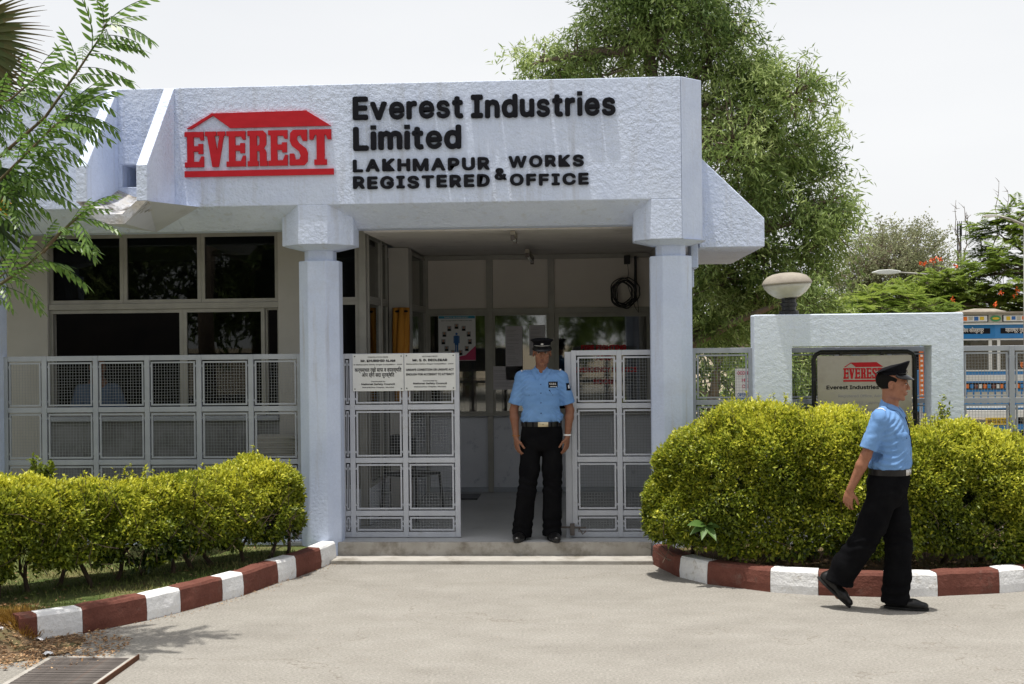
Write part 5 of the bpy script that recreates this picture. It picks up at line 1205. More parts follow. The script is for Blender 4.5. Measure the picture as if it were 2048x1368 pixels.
# the big drooping tree beside the gatehouse
LT = [(1300, 70, 105), (1210, 60, 60), (1150, 118, 55), (1085, 122, 40), (1400, 30, 85), (1240, 10, 65), (1350, -60, 130), (1250, -130, 110), (1420, 130, 90), (1470, 150, 70), (1520, 165, 60),
      (1590, 190, 62), (1540, 260, 95), (1610, 290, 55), (1470, 300, 110), (1400, 260, 90), (1430, 420, 110), (1560, 390, 100), (1640, 430, 70), (1610, 500, 75), (1520, 500, 100), (1440, 560, 90),
      (1600, 590, 70), (1530, 620, 80), (1420, 650, 70), (1350, 600, 60), (1340, 450, 70), (1200, 150, 60), (1120, 135, 45), (1660, 400, 45), (1580, 330, 60)]
p0 = at(1400, 700, 18)
tree('drooping_tree', 'tall green tree with drooping narrow leaves rising behind the right end of the gatehouse', [(p0.x-.6, 18, 0), (p0.x-.5, 18, 1.6), (p0.x-.35, 18.1, 3.0), (p0.x-.5, 18.2, 4.6), (p0.x-.7, 18.2, 6.2)], lob(LT, 18, .9), 'willow', None, .20, M['tree_leaf'], 4.6, leafsize=.86)
# small feathery trees on the right
LG = [(1850, 590, 70), (1780, 600, 55), (1910, 560, 60), (1950, 600, 75), (2010, 540, 80), (2000, 470, 60), (2040, 440, 60), (1890, 620, 60), (1740, 610, 45), (2040, 600, 70), (2090, 500, 100), (2120, 620, 110), (1970, 520, 45)]
p0 = at(2135, 700, 27)
t1 = tree('feathery_tree', 'bright green feathery-leaved tree with orange flowers behind the blue truck', [(p0.x, 27, 0), (p0.x+.1, 27, 1.2), (p0.x, 27, 2.2), (p0.x-.4, 27.1, 3.2)], lob(LG, 27, 1.3), 'feather', 'feathery trees', .10, M['feather_leaf'], 1.6)
p0 = at(1770, 700, 25)
t2 = tree('feathery_tree', 'low feathery-leaved tree between the tall drooping tree and the truck', [(p0.x, 25, 0), (p0.x+.1, 25, 1.2), (p0.x+.2, 25, 2.2)], lob([(1700, 630, 55), (1760, 615, 60), (1830, 620, 60), (1720, 670, 60), (1880, 660, 70), (1800, 680, 70)], 25, 1.0), 'feather', 'feathery trees', .09, M['feather_leaf'], 1.7)
fm = [(1700+1+168, 519), (1880, 521), (1862, 523), (1840, 530), (1912, 533), (2000, 588), (2028, 592), (1990, 610), (1850, 527), (1905, 600), (2035, 583)]
for (px, py) in fm:
    p = at(px, py, 25.6); n = 10; P = np.array(p)-np.array(t1.location)+rng.normal(0, .022, (n, 3)); o = mesh_obj('flower', leaves_mesh('flower', P, rdir(n)+np.array([0, 0, .5]), rdir(n), .06, .04, rng.random(n), M['flower']), t1)
p0 = at(1800, 700, 31)
tree('thorny_tree', 'grey-green fine-twigged thorn tree on the skyline at the right', [(p0.x, 31, 0), (p0.x+.1, 31, 1.5), (p0.x, 31, 2.6), (p0.x+.3, 31.1, 3.4)], lob([(1720, 560, 60), (1760, 520, 60), (1800, 500, 55), (1850, 520, 55), (1800, 570, 70), (1870, 560, 45), (1740, 600, 50), (1700, 600, 45)], 31, 1.2), 'fine', None, .10, M['acacia_leaf'], 2.6, leafsize=1.1)
# thin bare shoots above the feathery tree
bs = empty('bare_shrub', tuple(at(1990, 520, 28)), 0, 'thin bare climbing shoots above the feathery tree at the right edge', 'plant')
for a in ((1990, 520, 1998, 362), (1915, 520, 1912, 400), (1940, 470, 1928, 412), (1960, 520, 1965, 430), (2020, 470, 2015, 380), (1930, 520, 1936, 430)):
    A_ = at(a[0], a[1], 28)-bs.location; B2 = at(a[2], a[3], 28)-bs.location; m = MB(); twig_tubes(m, A_, B2, .016, .04, 6, 5)
    for j in range(10): q = A_.lerp(B2, random.uniform(.2, 1)); twig_tubes(m, q, q+Vector((random.uniform(-.14, .14), 0, random.uniform(0, .15))), .008, .1, 2, 3)
    m.build('stem', M['bark'], bs)
# dense dark trees closing the view behind the fence
for i, (px, r_, y, lb_) in enumerate(((1425, 90, 24, 'dark tree mass low behind the short mesh fence panel'), (1560, 95, 28, 'dark bushy tree low behind the opening of the sign wall'), (1680, 80, 30, 'dark bushy tree behind the right end of the sign wall'))):
    p0 = at(px, 700, y); tree('background_tree', lb_, [(p0.x, y, 0), (p0.x, y, .7), (p0.x+.1, y, 1.4)], lob([(px-40, 700, r_), (px+50, 690, r_), (px, 640, r_*.8), (px+20, 760, r_), (px-60, 780, r_*.9)], y, 1.), 'willow', None, .15, M['tree_leaf'], 1.1, leafsize=1.7)
for i, (px, y) in enumerate(((2030, 34), (1900, 36), (2160, 33))):
    p0 = at(px, 700, y); tree('background_tree', ('rightmost distant tree behind the truck', 'distant round tree seen over the sign wall beside the truck', 'distant tree just beyond the right edge behind the truck')[i], [(p0.x, y, 0), (p0.x, y, 1.2), (p0.x, y, 2)], lob([(px-40, 640, 70), (px+40, 620, 75), (px, 690, 90)], y, 1.), 'willow', None, .15, M['tree_leaf'], .8, leafsize=2.2)
# trees across the drive, behind the camera: seen only in the window glass
first = None
lb3 = [((0, 0, 3.6), 1.5), ((-1.3, .2, 3.0), 1.2), ((1.3, -.2, 3.1), 1.3), ((.3, .3, 4.8), 1.2), ((-.6, 0, 2.2), 1.0), ((.9, .2, 2.1), 1.0)]
for i, (x, y, s_, t_) in enumerate(((-9.5, -12, 1.7, 'large tree across the drive, facing the left windows'), (-4.0, -13, 1.6, 'tree across the drive, second from the left'), (1.5, -13, 1.7, 'tree across the drive, facing the porch'), (7, -13, 1.6, 'tree across the drive, furthest to the right'), (-15, -9, 1.8, 'tree across the drive, furthest to the left'))):
    if first is None: first = tree('roadside_tree', t_, [(0, 0, 0), (0, 0, 1.2), (.1, 0, 2.4), (0, 0, 3.6)], lb3, 'willow', 'trees across the drive', .16, M['tree_leaf'], 1.3, leafsize=1.9); o = first
    else: o = copy_tree(first); o['label'] = t_
    o.location = (x, y, 0); o.scale = (s_,)*3; o.rotation_euler = (0, 0, i*1.3)

# ---- neem tree at the left edge: its compound leaves are separate
def neem_leaf(seed, L=.27, pairs=6):
    m = []; rs = random.Random(seed); V = []; Fc = []; T_ = []
    def leaflet(p, d, s_, n_, l, w):
        b = len(V); pts = []
        k = 5
        for i in range(k+1):
            t = i/k; c = p+d*l*t+s_*(l*.16*t*t)-Vector((0, 0, 1))*l*.12*t*t; ww = w*math.sin(PI*min(1, t*.8+.13))*.5*(1-.2*t) if i < k else 0; sd = d.cross(n_).normalized()
            V.extend([c+sd*ww, c-sd*ww])
        for i in range(k): Fc.append((b+2*i, b+2*i+1, b+2*i+3, b+2*i+2)); T_.append(.5+rs.uniform(-.2, .25))
    n_ = Vector((0, 0, 1))
    ax = lambda t: Vector((L*t*.96, .012*math.sin(t*3), -.42*L*t**2.0))
    for i in range(pairs):
        t = .16+.78*i/(pairs-1); p = ax(t); fw = (ax(min(1, t+.05))-ax(t-.05)).normalized(); 
        for sg in (-1, 1):
            sd = fw.cross(n_).normalized()*sg; d = (sd*.75+fw*.55-Vector((0, 0, rs.uniform(.5, 1.1)))).normalized(); leaflet(p+fw*rs.uniform(-.006, .006), d, fw, n_, L*.25*(1-.3*abs(t-.5))*rs.uniform(.85, 1.1), L*.080)
    fw = (ax(1)-ax(.9)).normalized(); leaflet(ax(.98), fw, n_*0, n_, L*.22, L*.06)
    Fa = np.array(Fc); me = arrays_mesh('leaf', np.array([tuple(v) for v in V]), Fa, M['neem_leaf'], False, np.array(T_))
    return me, [tuple(ax(i/6)) for i in range(7)]
nl = []
for s_ in range(4):
    me, ax = neem_leaf(s_, .27, 6+s_ % 2); bm = bmesh.new(); bm.from_mesh(me); 
    nl.append((me, ax))
nlm = []
M['neem_twig'] = mat('neem_twig', (.10, .10, .045), .8, (.13, .085, .05), 20)
def leaf_obj(parent, p, d, roll, sc, k):
    me, ax = nl[k]; o = mesh_obj('leaf', me, parent); d = Vector(d).normalized(); x = d; z = Vector((0, 0, 1))-x*x.z; z = z.normalized() if z.length > .05 else Vector((0, 1, 0)); y = z.cross(x); Mx = Matrix((x, y, z)).transposed().to_4x4()
    o.matrix_local = Matrix.Translation(p) @ Mx @ Matrix.Rotation(roll, 4, 'X') @ Matrix.Scale(sc, 4); return o
for k in range(4):      # rachis joined to the leaf mesh
    me, ax = nl[k]; bm = bmesh.new(); bm.from_mesh(me); q = MB().tube(ax, [.0022]*6+[.001], 4, False); vs = [bm.verts.new(v) for v in q.v]
    for f in q.f: bm.faces.new([vs[i] for i in f])
    bm.to_mesh(me); bm.free()
nm = empty('neem_tree', (-4.9, 7.5, 0), 0, 'neem tree at the left edge with drooping compound leaves over the fascia', 'tree'); no = Vector((-4.9, 7.5, 0))
MB().tube([(0, 0, 0), (.05, .02, 1.2), (0, 0, 2.3), (.1, 0, 3.4)], [.09, .075, .06, .03], 10).build('trunk', M['bark'], nm, smooth=True)
branches = [([(-180, 420), (-20, 330), (90, 235), (150, 150), (200, 75), (215, 40)], 7.6, 34), ([(-150, 480), (-40, 400), (40, 320), (110, 250), (150, 225)], 7.45, 34), ([(-160, 300), (-60, 250), (20, 200), (90, 140)], 7.75, 28),
            ([(-160, 520), (-60, 450), (0, 400), (60, 350)], 7.55, 30), ([(-150, 640), (-30, 590), (35, 545), (85, 505), (120, 470)], 7.3, 13), ([(85, 505), (120, 465), (150, 440), (165, 425)], 7.3, 8), ([(-120, 620), (-30, 580), (10, 545)], 7.2, 6)]
for pts, Y, cnt in branches:
    w = [at(px, py, Y+.05*math.sin(i*2.)) - no for i, (px, py) in enumerate(pts)]
    MB().tube(w, [.011*(1-.85*i/(len(w)-1))+.002 for i in range(len(w))], 6).build('branch', M['neem_twig'], nm, smooth=True)
    for j in range(cnt):
        t = .22+.78*(j+random.random()*.6)/cnt; t = min(t, .999)*(len(w)-1); i = int(t); p = w[i].lerp(w[i+1], t-i); fw = (w[i+1]-w[i]).normalized()
        a = j*2.4+random.uniform(-.4, .4); sd = fw.orthogonal().normalized(); sd.rotate(Matrix.Rotation(a, 3, fw)); tip = t/(len(w)-1)
        d = sd*1.0+fw*(.35+.8*tip)+Vector((.35, 0, .05)); leaf_obj(nm, p, d, random.uniform(-.5, .5), random.uniform(.8, 1.25)*(1 if cnt > 10 else .85), j % 4)
# ---- fan palm at the upper left
pm = empty('fan_palm', (-4.75, 8.1, 0), 0, 'fan palm at the left edge with one stiff reddish fan high up, dark fans below', 'palm'); po = Vector((-4.75, 8.1, 0))
MB().tube([(0, 0, 0), (.02, 0, 1.5), (0, 0, 3.2)], [.12, .10, .09], 12).build('trunk', M['bark'], pm, smooth=True)
def fan(cx, cy, Y, a0, a1, n, L, tint, tilt=0., droop=.1):
    c = at(cx, cy, Y)-po; V = []; Fc = []; T_ = []
    for i in range(n):
        a = R(a0+(a1-a0)*i/(n-1)); d = Vector((math.cos(a), tilt*math.cos(a*2), math.sin(a))).normalized(); l = L*random.uniform(.88, 1.05); nrm = Vector((0, -1, 0)); s_ = d.cross(nrm).normalized(); k = 7; b = len(V)
        for j in range(k+1):
            t = j/k; w = .019*L/.5*(min(1, t*2.6) if t < .38 else (1-(t-.38)/.62)**1.5)+.0010; q = c+d*l*t-Vector((0, 0, 1))*droop*l*t**2.5+Vector((0, random.uniform(-.0, .0)+.02*math.sin(i*2.1)*t, 0)); V += [q+s_*w+nrm*.0, q-nrm*.006*(1-t), q-s_*w]
        for j in range(k):
            Fc += [(b+3*j, b+3*j+1, b+3*j+4, b+3*j+3), (b+3*j+1, b+3*j+2, b+3*j+5, b+3*j+4)]; T_ += [tint+.4*(j/k)**2*(1 if tint > .3 else 0)+random.uniform(-.08, .08)]*2
    o = mesh_obj('fan_leaf', arrays_mesh('fan_leaf', np.array([tuple(v) for v in V]), np.array(Fc), M['palm_leaf'], False, np.array(T_)), pm)
    q = Vector((0, 0, 3.0)); MB().tube([q, q.lerp(c, .5)+Vector((0, 0, .1)), c], [.016, .012, .009], 6).build('stalk', M['neem_twig'], pm)
fan(-95, 70, 8.0, -62, 72, 44, .66, .45, .15, .12); fan(-80, 150, 8.15, -70, 30, 30, .52, .30, .1, .15)
fan(-55, 345, 7.9, -100, 12, 26, .50, .05, .2, .35); fan(-70, 420, 7.95, -95, -15, 20, .55, .08, .2, .3)
yf = mesh_obj('flower', leaves_mesh('flower', np.array(at(6, 415, 7.8)-po)+rng.normal(0, .02, (20, 3)), rdir(20), rdir(20), .04, .02, rng.random(20), mat('yellow_bloom', (.8, .42, .02), .6)), pm)

# ============================================================ SMALL THINGS IN AND AROUND THE PORCH
def tubelight(x, y0, y1, z, label):
    r = empty('tube_light', (x, (y0+y1)/2, z), 0, label, 'light', 'tube lights'); L = (y1-y0)/2
    box('housing', M['dusty_top'], r, -.022, .022, -L, L, -.005, .035, bevel=.003); MB().tube([(0, -L+.03, -.028), (0, L-.03, -.028)], .014, 10).build('tube', M['plate'], r, smooth=True)
    for s in (-1, 1): box('end_cap', M['rust'], r, -.018, .018, s*L-.02, s*L+.02, -.05, -.0055, bevel=.002)
tubelight(-.655, 10.97, 11.35, 2.845, 'tube light nearest the beam on the porch ceiling'); tubelight(-.605, 12.6, 13.75, 2.80, 'longer unlit tube light hanging further back on the porch ceiling')
# cable coil on the wall
cc = empty('cable_coil', (.43, 14.02, 2.42), 0, 'coil of black cable hanging on the cream boards at the upper right of the porch', 'cable')
for k in range(7):
    m = MB(); rx, rz, ox, oz, n = random.uniform(.10, .155), random.uniform(.12, .17), random.uniform(-.03, .03), random.uniform(-.02, .02), 28
    m.tube([(ox+rx*math.cos(2*PI*i/n)+.01*math.sin(i), -.02-.008*k*.5, oz+rz*math.sin(2*PI*i/n)) for i in range(n+1)], .007, 6, False); m.build('loop', M['black_metal'], cc, smooth=True)
MB().tube([(.13, -.01, .42), (.13, -.015, .25), (.125, -.03, .0), (.12, -.02, -.1)], .016, 8).build('conduit', M['black_metal'], cc)
MB().tube([(.04, -.02, .36), (.05, -.02, .22), (.03, -.02, .12), (.12, -.02, -.16), (.16, -.02, -.22), (.15, -.02, -.06)], .004, 6).build('wire_end', M['black_metal'], cc)
box('switch_box', M['black_metal'], cc, .0, .07, -.04, .01, .33, .43, bevel=.004)
# safety poster
ps = empty('safety_poster', (-1.50, 14.065, 1.90), 0, 'white safety poster with small portraits around a blue figure, behind the left pane', 'poster')
def pq(name, m, x0, x1, z0, z1, y=-.002, par=None): return box(name, m, par or ps, x0, x1, y-.001, y, z0, z1)
sheet_ = pq('paper_sheet', M['paper_white'], -.21, .22, -.23, .29, 0); pq('header', M['cyan_print'], -.205, .215, .255, .285)
line('SAFETY IS EVERYBODY', M['paper_white'], ps, 0, -.0045, .262, .28, .014); line('WHAT YOU MUST WEAR AT WORK TO STAY SAFE', M['ink'], ps, 0, -.0035, .225, .36, .010)
MB().add([(-.205, -.004, -.225), (.22, -.004, -.225), (.22, -.004, -.06), (.1, -.004, -.17)], [(0, 1, 2, 3)]).build('pink_corner', M['pink_print'], ps)
f = MB(); f.box(-.022, .022, -.0045, -.003, -.05, .06); f.box(-.018, -.003, -.0045, -.003, -.13, -.05); f.box(.003, .018, -.0045, -.003, -.13, -.05); f.box(-.035, -.023, -.0045, -.003, -.03, .055); f.box(.023, .035, -.0045, -.003, -.03, .055); f.lathe([(.014, 0), (.014, .0015)], 10)
f.v[-20:] = [(x, -.0045+z, .078+y) for x, y, z in f.v[-20:]]; f.build('figure', M['blue_print'], ps)
for k in range(11):
    a = R(90+360/11*k); cx, cz = .155*math.cos(a), .01+.155*math.sin(a); p = pq('portrait', M['grey_print'], cx-.024, cx+.024, cz-.030, cz+.030, -.003)
    pq('face', M['skin_print'], cx-.009, cx+.009, cz-.002, cz+.02, -.0045, p); pq('coat', M['ink'], cx-.018, cx+.018, cz-.027, cz-.004, -.0045, p)
def notice_sheet(x0, x1, z0, z1, label, n, group=None):
    r = box('paper_notice', M['paper'], None, x0, x1, 14.062, 14.064, z0, z1); tag(r, label, 'notice')
    m = MB(); z = z1-.05
    while z > z0+.03:
        if random.random() < .82: m.box(x0+.02, x0+.02+(x1-x0-.04)*random.uniform(.5, 1), 14.0605, 14.0615, z, z+.004)
        z -= .017
    m.build('typed_lines', M['grey_print'], r)
notice_sheet(-.935, -.74, 1.44, 2.06, 'long narrow typed notice taped in the middle pane', 20); notice_sheet(-.66, -.48, 1.72, 2.07, 'short typed notice high on the middle pane, partly behind the guard\'s cap', 12)
notice_sheet(-1.09, -.76+.02, 1.33, 1.60, 'wide typed notice at the lower left of the middle pane', 12)
rt = empty('window_lettering', (.19, 14.066, 1.55), 0, 'red four-line room name painted on the right pane', 'lettering'); rd = M['red']
for z, t, w in ((.222, 'FIRE FIGHTING', .52), (.105, 'AND', .19), (-.03, 'EMERGENCY SERVICE', .72), (-.165, 'ROOM', .25)): line(t, rd, rt, 0 if t != 'EMERGENCY SERVICE' else .02, -.004, z, w, .062, bold=.05)
# rolled yellow cloth
yc = empty('rolled_cloth', (-2.02, 12.66, 1.3), 0, 'rolled orange-yellow cloth tied up and standing against the porch column', 'cloth')
m = MB(); 
for k in range(5): a = k*1.3; m.tube([(.035*math.cos(a), .035*math.sin(a), 0), (.045*math.cos(a+.5), .04*math.sin(a+.5), .35), (.05*math.cos(a+.9), .05*math.sin(a+.9), .7), (.062*math.cos(a+1.1), .062*math.sin(a+1.1), .97)], [.05, .05, .045, .03], 8)
m.build('cloth_roll', M['plastic_yellow'], yc, smooth=True); m = MB(); m.tube([(.075*math.cos(i/10*2*PI), .075*math.sin(i/10*2*PI), .93) for i in range(11)], .012, 5, False); m.build('tie', M['ink'], yc)
yc.location = (-1.93, 12.66, 1.28)
# chair behind the gate
def chair(loc, rz, label):
    r = empty('plastic_chair', loc, rz, label, 'chair'); bm_ = M['black_metal']
    box('seat', bm_, r, -.21, .21, -.2, .2, .42, .45, bevel=.01)
    m = MB(); 
    for i in range(9):
        a0, a1 = -.8+1.6*i/9, -.8+1.6*(i+1)/9; m.add([(.21*math.sin(a), .26*math.cos(a)-.05, z) for a in (a0, a1) for z in (.62, .84-.05*a*a)], [(0, 2, 3, 1)])
    o = m.build('backrest', bm_, r, smooth=True); s = o.modifiers.new('t', 'SOLIDIFY'); s.thickness = .015
    for sx in (-1, 1):
        for sy in (-1, 1): MB().tube([(sx*.2, sy*.19, .42), (sx*.23, sy*.22, 0)], .014, 6).build('leg', bm_, r)
        MB().tube([(sx*.19, .19, .45), (sx*.18, .2, .64)], .012, 6).build('back_post', bm_, r)
chair((-1.75, 12.1, .148), R(150), 'black chair standing behind the left gate leaf'); 
box('doormat', M['leather'], None, -1.52, -1.22, 13.42, 13.85, .148, .162, bevel=.004); tag(bpy.data.objects['doormat'], 'small dark doormat by the back wall of the porch', 'mat')
st = empty('board_stack', (-2.80, 11.15, .13), 0, 'untidy stack of flat boards on a low trestle behind the mesh fence', 'stack')
for k in range(9): 
    o = box('board', M['slab'] if k % 2 else M['wall_cream'], st, -.27, .25, -.16, .16, .72+k*.022, .738+k*.022); o.rotation_euler = (0, 0, random.uniform(-.12, .12))
box('trestle', M['rust'], st, -.25, .23, -.12, .12, .15, .719)
def extinguisher(x, y, z, label):
    r = empty('fire_extinguisher', (x, y, z), 0, label, 'fire extinguisher'); MB().lathe([(.07, 0), (.075, .02), (.075, .38), (.06, .43), (.025, .46)], 16).build('cylinder', M['kerb_red'], r, smooth=True)
    box('valve', M['black_metal'], r, -.02, .02, -.05, .03, .461, .50); MB().tube([(.02, -.03, .48), (.09, -.04, .40), (.095, -.03, .15)], .011, 6).build('hose', M['black_metal'], r)
extinguisher(-1.38, 14.5, 1.08, 'red fire extinguisher behind the glass, left of the middle mullion'); extinguisher(-.62, 14.6, 1.02, 'red fire extinguisher behind the middle pane near the standing guard'); extinguisher(.25, 14.7, 1.05, 'red fire extinguisher behind the right pane under the red lettering')
tb_ = empty('steel_table', (-.6, 14.9, .0), 0, 'long steel table behind the porch glazing, carrying the fire extinguishers', 'table'); box('tabletop', M['rust'], tb_, -1.1, 1.3, -.5, .3, .98, 1.018)
for sx in (-1.05, 1.25):
    for sy in (-.45, .25): box('leg', M['rust'], tb_, sx-.02, sx+.02, sy-.02, sy+.02, .14, .979)
for o in bpy.data.objects:
    if o.name.startswith('fire_extinguisher'): o.location.z = 1.0185
# person inside the office
F2 = Field((-.35, -.25, -.1), (.35, .25, .75), .008); F2.stack([(-.05, 0, 0, .17, .11), (.2, 0, 0, .19, .12), (.33, 0, 0, .17, .10), (.38, 0, 0, .12, .08)], .02)
for s in (-1, 1): F2.cone((s*.17, 0, .32), (s*.25, -.05, .08), .06, .055, .03)
pr_ = empty('person', (-5.0, 12.25, 1.12), R(35), 'person in a pale blue shirt sitting in the dark office behind the fence', 'person', 'people')
F3 = Field((-.35, -.35, -.1), (.35, .25, .75), .007); F3.ell((0, -.01, .55), (.075, .095, .115), .02); F3.cone((0, .01, .48), (0, 0, .36), .05, .055, .02); F3.ell((0, -.1, .54), (.015, .02, .02), .01)
for s in (-1, 1): F3.cone((s*.16, 0, .33), (s*.24, -.05, .10), .045, .04, .03); F3.cone((s*.24, -.05, .10), (s*.14, -.25, .06), .038, .03, .02); F3.ell((s*.13, -.28, .06), (.035, .05, .02), .02); F3.ell((s*.076, .0, .54), (.01, .02, .03), .005)
F3.cone((0, 0, .36), (0, 0, .0), .10, .10, .03)
mesh_obj('body', F3.mesh('body', SK['a']), pr_); mesh_obj('shirt', F2.mesh('shirt', mat('pale_shirt', (.10, .15, .24), .85)), pr_)
F4 = Field((-.2, -.2, .3), (.2, .2, .8), .007); F4.ell((0, .02, .575), (.081, .098, .10), .01); F4.ell((0, -.09, .52), (.08, .08, .11), .005, None, True); mesh_obj('hair', F4.mesh('hair', M['hair']), pr_)
box('office_desk', M['rust'], None, -5.16, -3.9, 11.75, 12.12, 1.05, 1.10, bevel=.004); tag(bpy.data.objects['office_desk'], 'brown counter inside the open office window', 'counter')

# notice board behind the short fence panel
nb = empty('health_sign', (1.80, 14, 0), 0, 'white sign with pink and blue lettering behind the short fence panel', 'sign')
box('sign_plate', M['plate'], nb, -.13, .22, -.01, .0, 1.18, 1.55); 
for z, t, m_ in ((1.48, 'OCCUPATIONAL', M['pink_print']), (1.40, 'HEALTH', M['pink_print']), (1.33, 'CENTRE', M['pink_print']), (1.235, 'OPEN 24 HOURS', M['blue_print'])): line(t, m_, nb, .045, -.012, z, .30 if len(t) > 8 else .2, .04, bold=.03)
box('base_band', M['blue_print'], nb, -.129, .219, -.013, -.0105, 1.19, 1.215)
dl = MB().lathe([(.001, 0), (.085, 0), (.085, .004)], 20).build('blue_disc', M['blue_print'], nb); dl.location = (.06, -.004, 1.06); dl.rotation_euler = (R(90), 0, 0)
for x in (-.1, .19): box('post', M['fence_paint'], nb, x-.02, x+.02, .002, .04, 0, 1.5)

# ============================================================ TRUCK
TK = empty('painted_truck', (at(1990, 750, 22).x, 22, 0), 0, 'blue and white painted goods truck with decorated cab parked beyond the fence', 'truck')
M['truck_blue'] = mat('truck_blue', (.012, .17, .46), .4, (.015, .20, .52), 5, coat=.3); M['truck_white'] = mat('truck_white', (.60, .62, .62), .45, (.66, .68, .68), 5); M['truck_glass'] = glassmat('truck_glass', (.20, .22, .23), 1.5, .03, .05)
M['yellow'] = mat('yellow_paint', (.60, .42, .03), .5); M['orange'] = mat('orange_paint', (.65, .16, .02), .5); M['green'] = mat('green_paint', (.06, .25, .10), .5); M['cream'] = mat('cream_trim', (.42, .42, .36), .6, (.36, .35, .3), 8); M['wood'] = mat('grey_wood', (.22, .19, .16), .9, (.30, .27, .22), 8)
sh_ = .13
def vp(name, m, x0, x1, z0, z1, off=0., par=None, th=.02):
    q = MB(); segs = [(x0, 0), (0, x1)] if x0 < 0 < x1 else [(x0, x1)]
    for a, b in segs:
        ya, yb2 = abs(a)*sh_-off, abs(b)*sh_-off; q.add([(a, ya, z0), (b, yb2, z0), (b, yb2+th, z0), (a, ya+th, z0), (a, ya, z1), (b, yb2, z1), (b, yb2+th, z1), (a, ya+th, z1)], [(0, 3, 2, 1), (4, 5, 6, 7), (0, 1, 5, 4), (1, 2, 6, 5), (2, 3, 7, 6), (3, 0, 4, 7)])
    return q.build(name, m, par or TK)
# lower cab, pillars, header
vp('front_panel', M['truck_blue'], -1.05, 1.05, .60, 1.26, 0, th=.10); vp('header', M['truck_blue'], -1.08, 1.08, 1.84, 2.10, .02, th=.12)
vp('visor_board', M['cream'], -1.12, 1.12, 2.105, 2.27, .06, th=.10); vp('visor_trim', M['truck_white'], -1.13, 1.13, 2.085, 2.103, .10, th=.05); vp('roof_edge', M['wood'], -1.15, 1.15, 2.275, 2.31, .10, th=.3)
for a, b in ((-1.05, -.98), (-.10, -.045), (.045, .10), (.98, 1.05)): vp('pillar', M['truck_white'], a, b, 1.262, 1.838, .0, th=.06)
for a, b in ((-.98, -.10), (-.045, .045), (.10, .98)):
    w = vp('windscreen', M['truck_glass'], a, b, 1.29, 1.81, -.02, th=.008)
    vp('frame_bar', M['truck_white'], a, b, 1.262, 1.289, .012, w, .03); vp('frame_bar', M['truck_white'], a, b, 1.811, 1.836, .012, w, .03)
vp('white_stripe', M['truck_white'], -1.05, 1.05, 1.09, 1.20, .006, th=.005); vp('white_stripe', M['truck_white'], -1.05, 1.05, .62, .66, .006, th=.005)
for s in (-1, 1):
    a, b = (-.80, -.12) if s < 0 else (.12, .80)
    p = vp('painted_panel', M['ink'], a, b, 2.13, 2.25, .066, th=.005); vp('painted_frame', M['truck_white'], a+.02, b-.02, 2.14, 2.24, .070, p, .003); 
    for i in range(6): u = a+.06+i*(b-a-.12)/6; vp('painted_mark', (M['yellow'], M['blue_print'], M['cream'], M['orange'], M['truck_blue'], M['yellow'])[i if s > 0 else 5-i], u+.01, u+.08, 2.155+.01*(i % 2), 2.225, .073, p, .002)
    p = vp('name_strip', M['ink'], a-.02, b+.04, 1.925, 2.02, .026, th=.005)
    t = line('भारत विजय कोल्हापूर' if s < 0 else 'महाराष्ट्र गुड्स कॅरियर', M['thread_white'], p, (a+b)/2, sh_*abs((a+b)/2)-.031-.0*s, 1.952, .56, .055, bold=.03); t.rotation_euler = (0, 0, math.atan(sh_)*s); t.location.y = sh_*abs(a+.05 if s > 0 else a)-.036 if s > 0 else sh_*abs(a+.05)-.030
ov = MB().lathe([(.001, 0), (.09, 0), (.09, .006)], 20, sy=.6).build('oval_emblem', M['green'], TK); ov.rotation_euler = (R(90), 0, 0); ov.location = (.0, -.066, 2.19)
o2 = MB().lathe([(.001, 0), (.06, 0), (.06, .004)], 20, sy=.35).build('oval_centre', M['yellow'], ov); o2.location = (0, -.0, .007)
t = line('सिमरन', M['orange'], TK, .62, .04, 1.32, .36, .09, bold=.04); t.rotation_euler = (0, 0, math.atan(sh_)); t.location = (.44, .045, 1.32)
gr_ = vp('grille', M['ink'], -.95, .95, .94, 1.06, .006, th=.006)
for i in range(26): x = -.92+i*.0725; vp('grille_block', (M['kerb_red'], M['truck_white'], M['orange'], M['truck_blue'])[i % 4], x, x+.05, .965, 1.035, .012, gr_, .006)
for i in range(16): x = -.94+i*.119; vp('louvre', M['cream'], x, x+.09, .70, .90, .012, th=.006)
vp('bumper', M['truck_white'], -1.12, 1.12, .46, .58, .12, th=.10); pl_ = vp('number_plate', M['yellow'], -.20, .20, .33, .455, .13, th=.01); t = line('MH 15 AG 7206', M['ink'], pl_, 0, -.134, .36, .34, .07, bold=.02)
vp('lower_valance', M['truck_blue'], -1.0, 1.0, .22, .328, .05, th=.05)
for s in (-1, 1): h_ = MB().lathe([(.001, 0), (.09, .0), (.09, .03)], 16).build('headlight', M['nickel'], TK); h_.rotation_euler = (R(90), 0, 0); h_.location = (s*.78, sh_*.78-.01, .80)
box('cab_body', M['truck_blue'], TK, -1.04, 1.04, .27, 1.4, .5, 1.26); box('cab_roof', M['truck_white'], TK, -1.04, 1.04, .2, 1.4, 2.10, 2.27); box('cab_back', M['ink'], TK, -1.02, 1.02, 1.35, 1.4, 1.265, 2.09)
for s in (-1, 1): box('door_post', M['truck_blue'], TK, s*1.0-.03, s*1.0+.03, .9, 1.0, 1.265, 2.09)
cg = box('cargo_box', M['wood'], TK, -1.15, 1.15, 1.6, 6.5, .75, 2.15)
for z in (1.0, 1.4, 1.8): box('side_rail', M['truck_blue'], cg, -1.17, -1.152, 1.6, 6.5, z, z+.08)
mw = MB(); mw.lathe([(.2, -.12), (.42, -.12), (.44, -.09), (.44, .09), (.42, .12), (.2, .12)], 24)
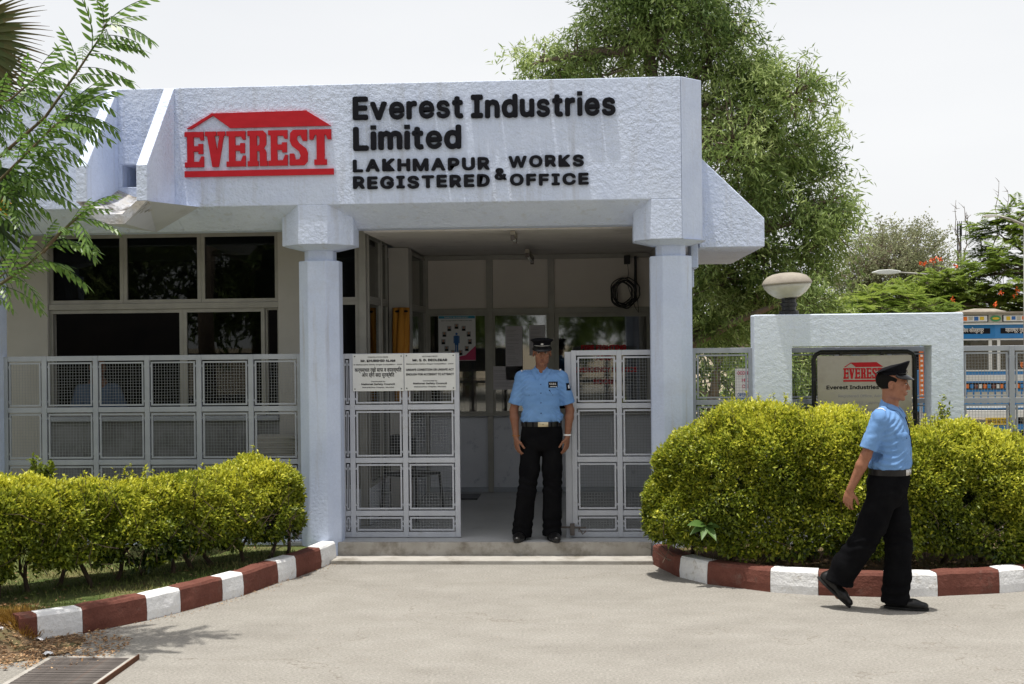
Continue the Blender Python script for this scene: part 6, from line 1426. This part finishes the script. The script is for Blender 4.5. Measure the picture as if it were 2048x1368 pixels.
wh = mw.mesh('wheel', M['tyre'], True); rim = MB().lathe([(.001, -.125), (.19, -.125), (.2, -.1), (.2, .1), (.001, .11)], 16).mesh('rim', M['truck_white'])
for x, y in ((-.9, .8), (.9, .8), (-.9, 5.2), (.9, 5.2)): o = mesh_obj('wheel', wh, TK); o.location = (x, y, .43); o.rotation_euler = (0, R(90), 0); mesh_obj('rim', rim, o)
m = MB(); m.add([(-.45, .1, 2.315), (.25, .1, 2.315), (.1, .3, 2.37), (-.25, .3, 2.375), (-.5, .8, 2.32), (.3, .8, 2.32)], [(0, 1, 2, 3), (3, 2, 5, 4), (0, 3, 4), (1, 5, 2)]); m.build('roof_tarpaulin', M['wood'], TK)
rb = empty('red_board', (at(1843, 750, 19).x, 19, 0), 0, 'narrow upright board with orange print seen through the right side of the wall opening', 'sign'); box('board_plate', M['orange'], rb, -.03, .035, 0, .02, .9, 1.68)
for k in range(9): box('print_mark', M['plate'], rb, -.015, .02, -.003, -.001, .98+k*.075, 1.01+k*.075)
box('post', M['fence_paint'], rb, -.02, .02, .021, .06, 0, 1.6)
# ============================================================ STREET LAMPS AND MAST
def street_lamp(px, py, Y, dirx, poledx, label, sc=1.):
    h = at(px, py, Y); r = empty('street_lamp', (h.x+poledx, Y, 0), 0, label, 'street lamp', 'street lamps'); hx, hz = h.x-r.location.x, h.z
    MB().tube([(0, 0, 0), (0, 0, hz*.5), (0, 0, hz-.15)], [.06, .05, .035], 10).build('pole', M['alu'], r, smooth=True)
    MB().tube([(0, 0, hz-.15), (hx*.25, 0, hz-.10), (hx*.6, 0, hz-.03), (hx-dirx*.02, 0, hz+.01)], [.03, .022, .02, .02], 8).build('arm', M['alu'], r, smooth=True)
    m = MB(); L = .5*sc; pr = [(0, .03), (.08, .06), (.22, .085), (.40, .07), (.5, .02)]
    m.prism([(hx+dirx*a*sc, hz+.02+b*.6*sc) for a, b in pr]+[(hx+dirx*a*sc, hz+.02-b*.55*sc) for a, b in pr[::-1]], -.09*sc, .09*sc, 'y'); m.build('lamp_head', M['plate'], r, bevel=.015)
street_lamp(1800, 546, 29, -1, 1.3, 'street lamp with a pale head pointing left above the feathery trees', 1.25); street_lamp(1996, 434, 21, -1, .45, 'higher street lamp head at the right edge, half behind foliage', .5)
ma = empty('lattice_mast', (at(1918, 450, 34).x, 34, 0), 0, 'thin dark lattice mast on the skyline left of the feathery tree', 'mast'); zt = at(1918, 447, 34).z
for sx in (-1, 1):
    for sy in (-1, 1): MB().tube([(sx*.06, sy*.06, 0), (sx*.035, sy*.035, zt)], .011, 5).build('mast_leg', M['black_metal'], ma)
m = MB(); 
for k in range(26): z = zt*k/26; m.tube([(-.05, -.05, z), (.05, -.05, z+zt/52)], .007, 4, False); m.tube([(.05, -.05, z+zt/52), (-.05, -.05, z+zt/26)], .007, 4, False)
m.build('lattice', M['black_metal'], ma)
for k in range(3): box('antenna', M['black_metal'], ma, -.06+.05*k, -.045+.05*k, -.08, -.06, zt-.35, zt+.06)
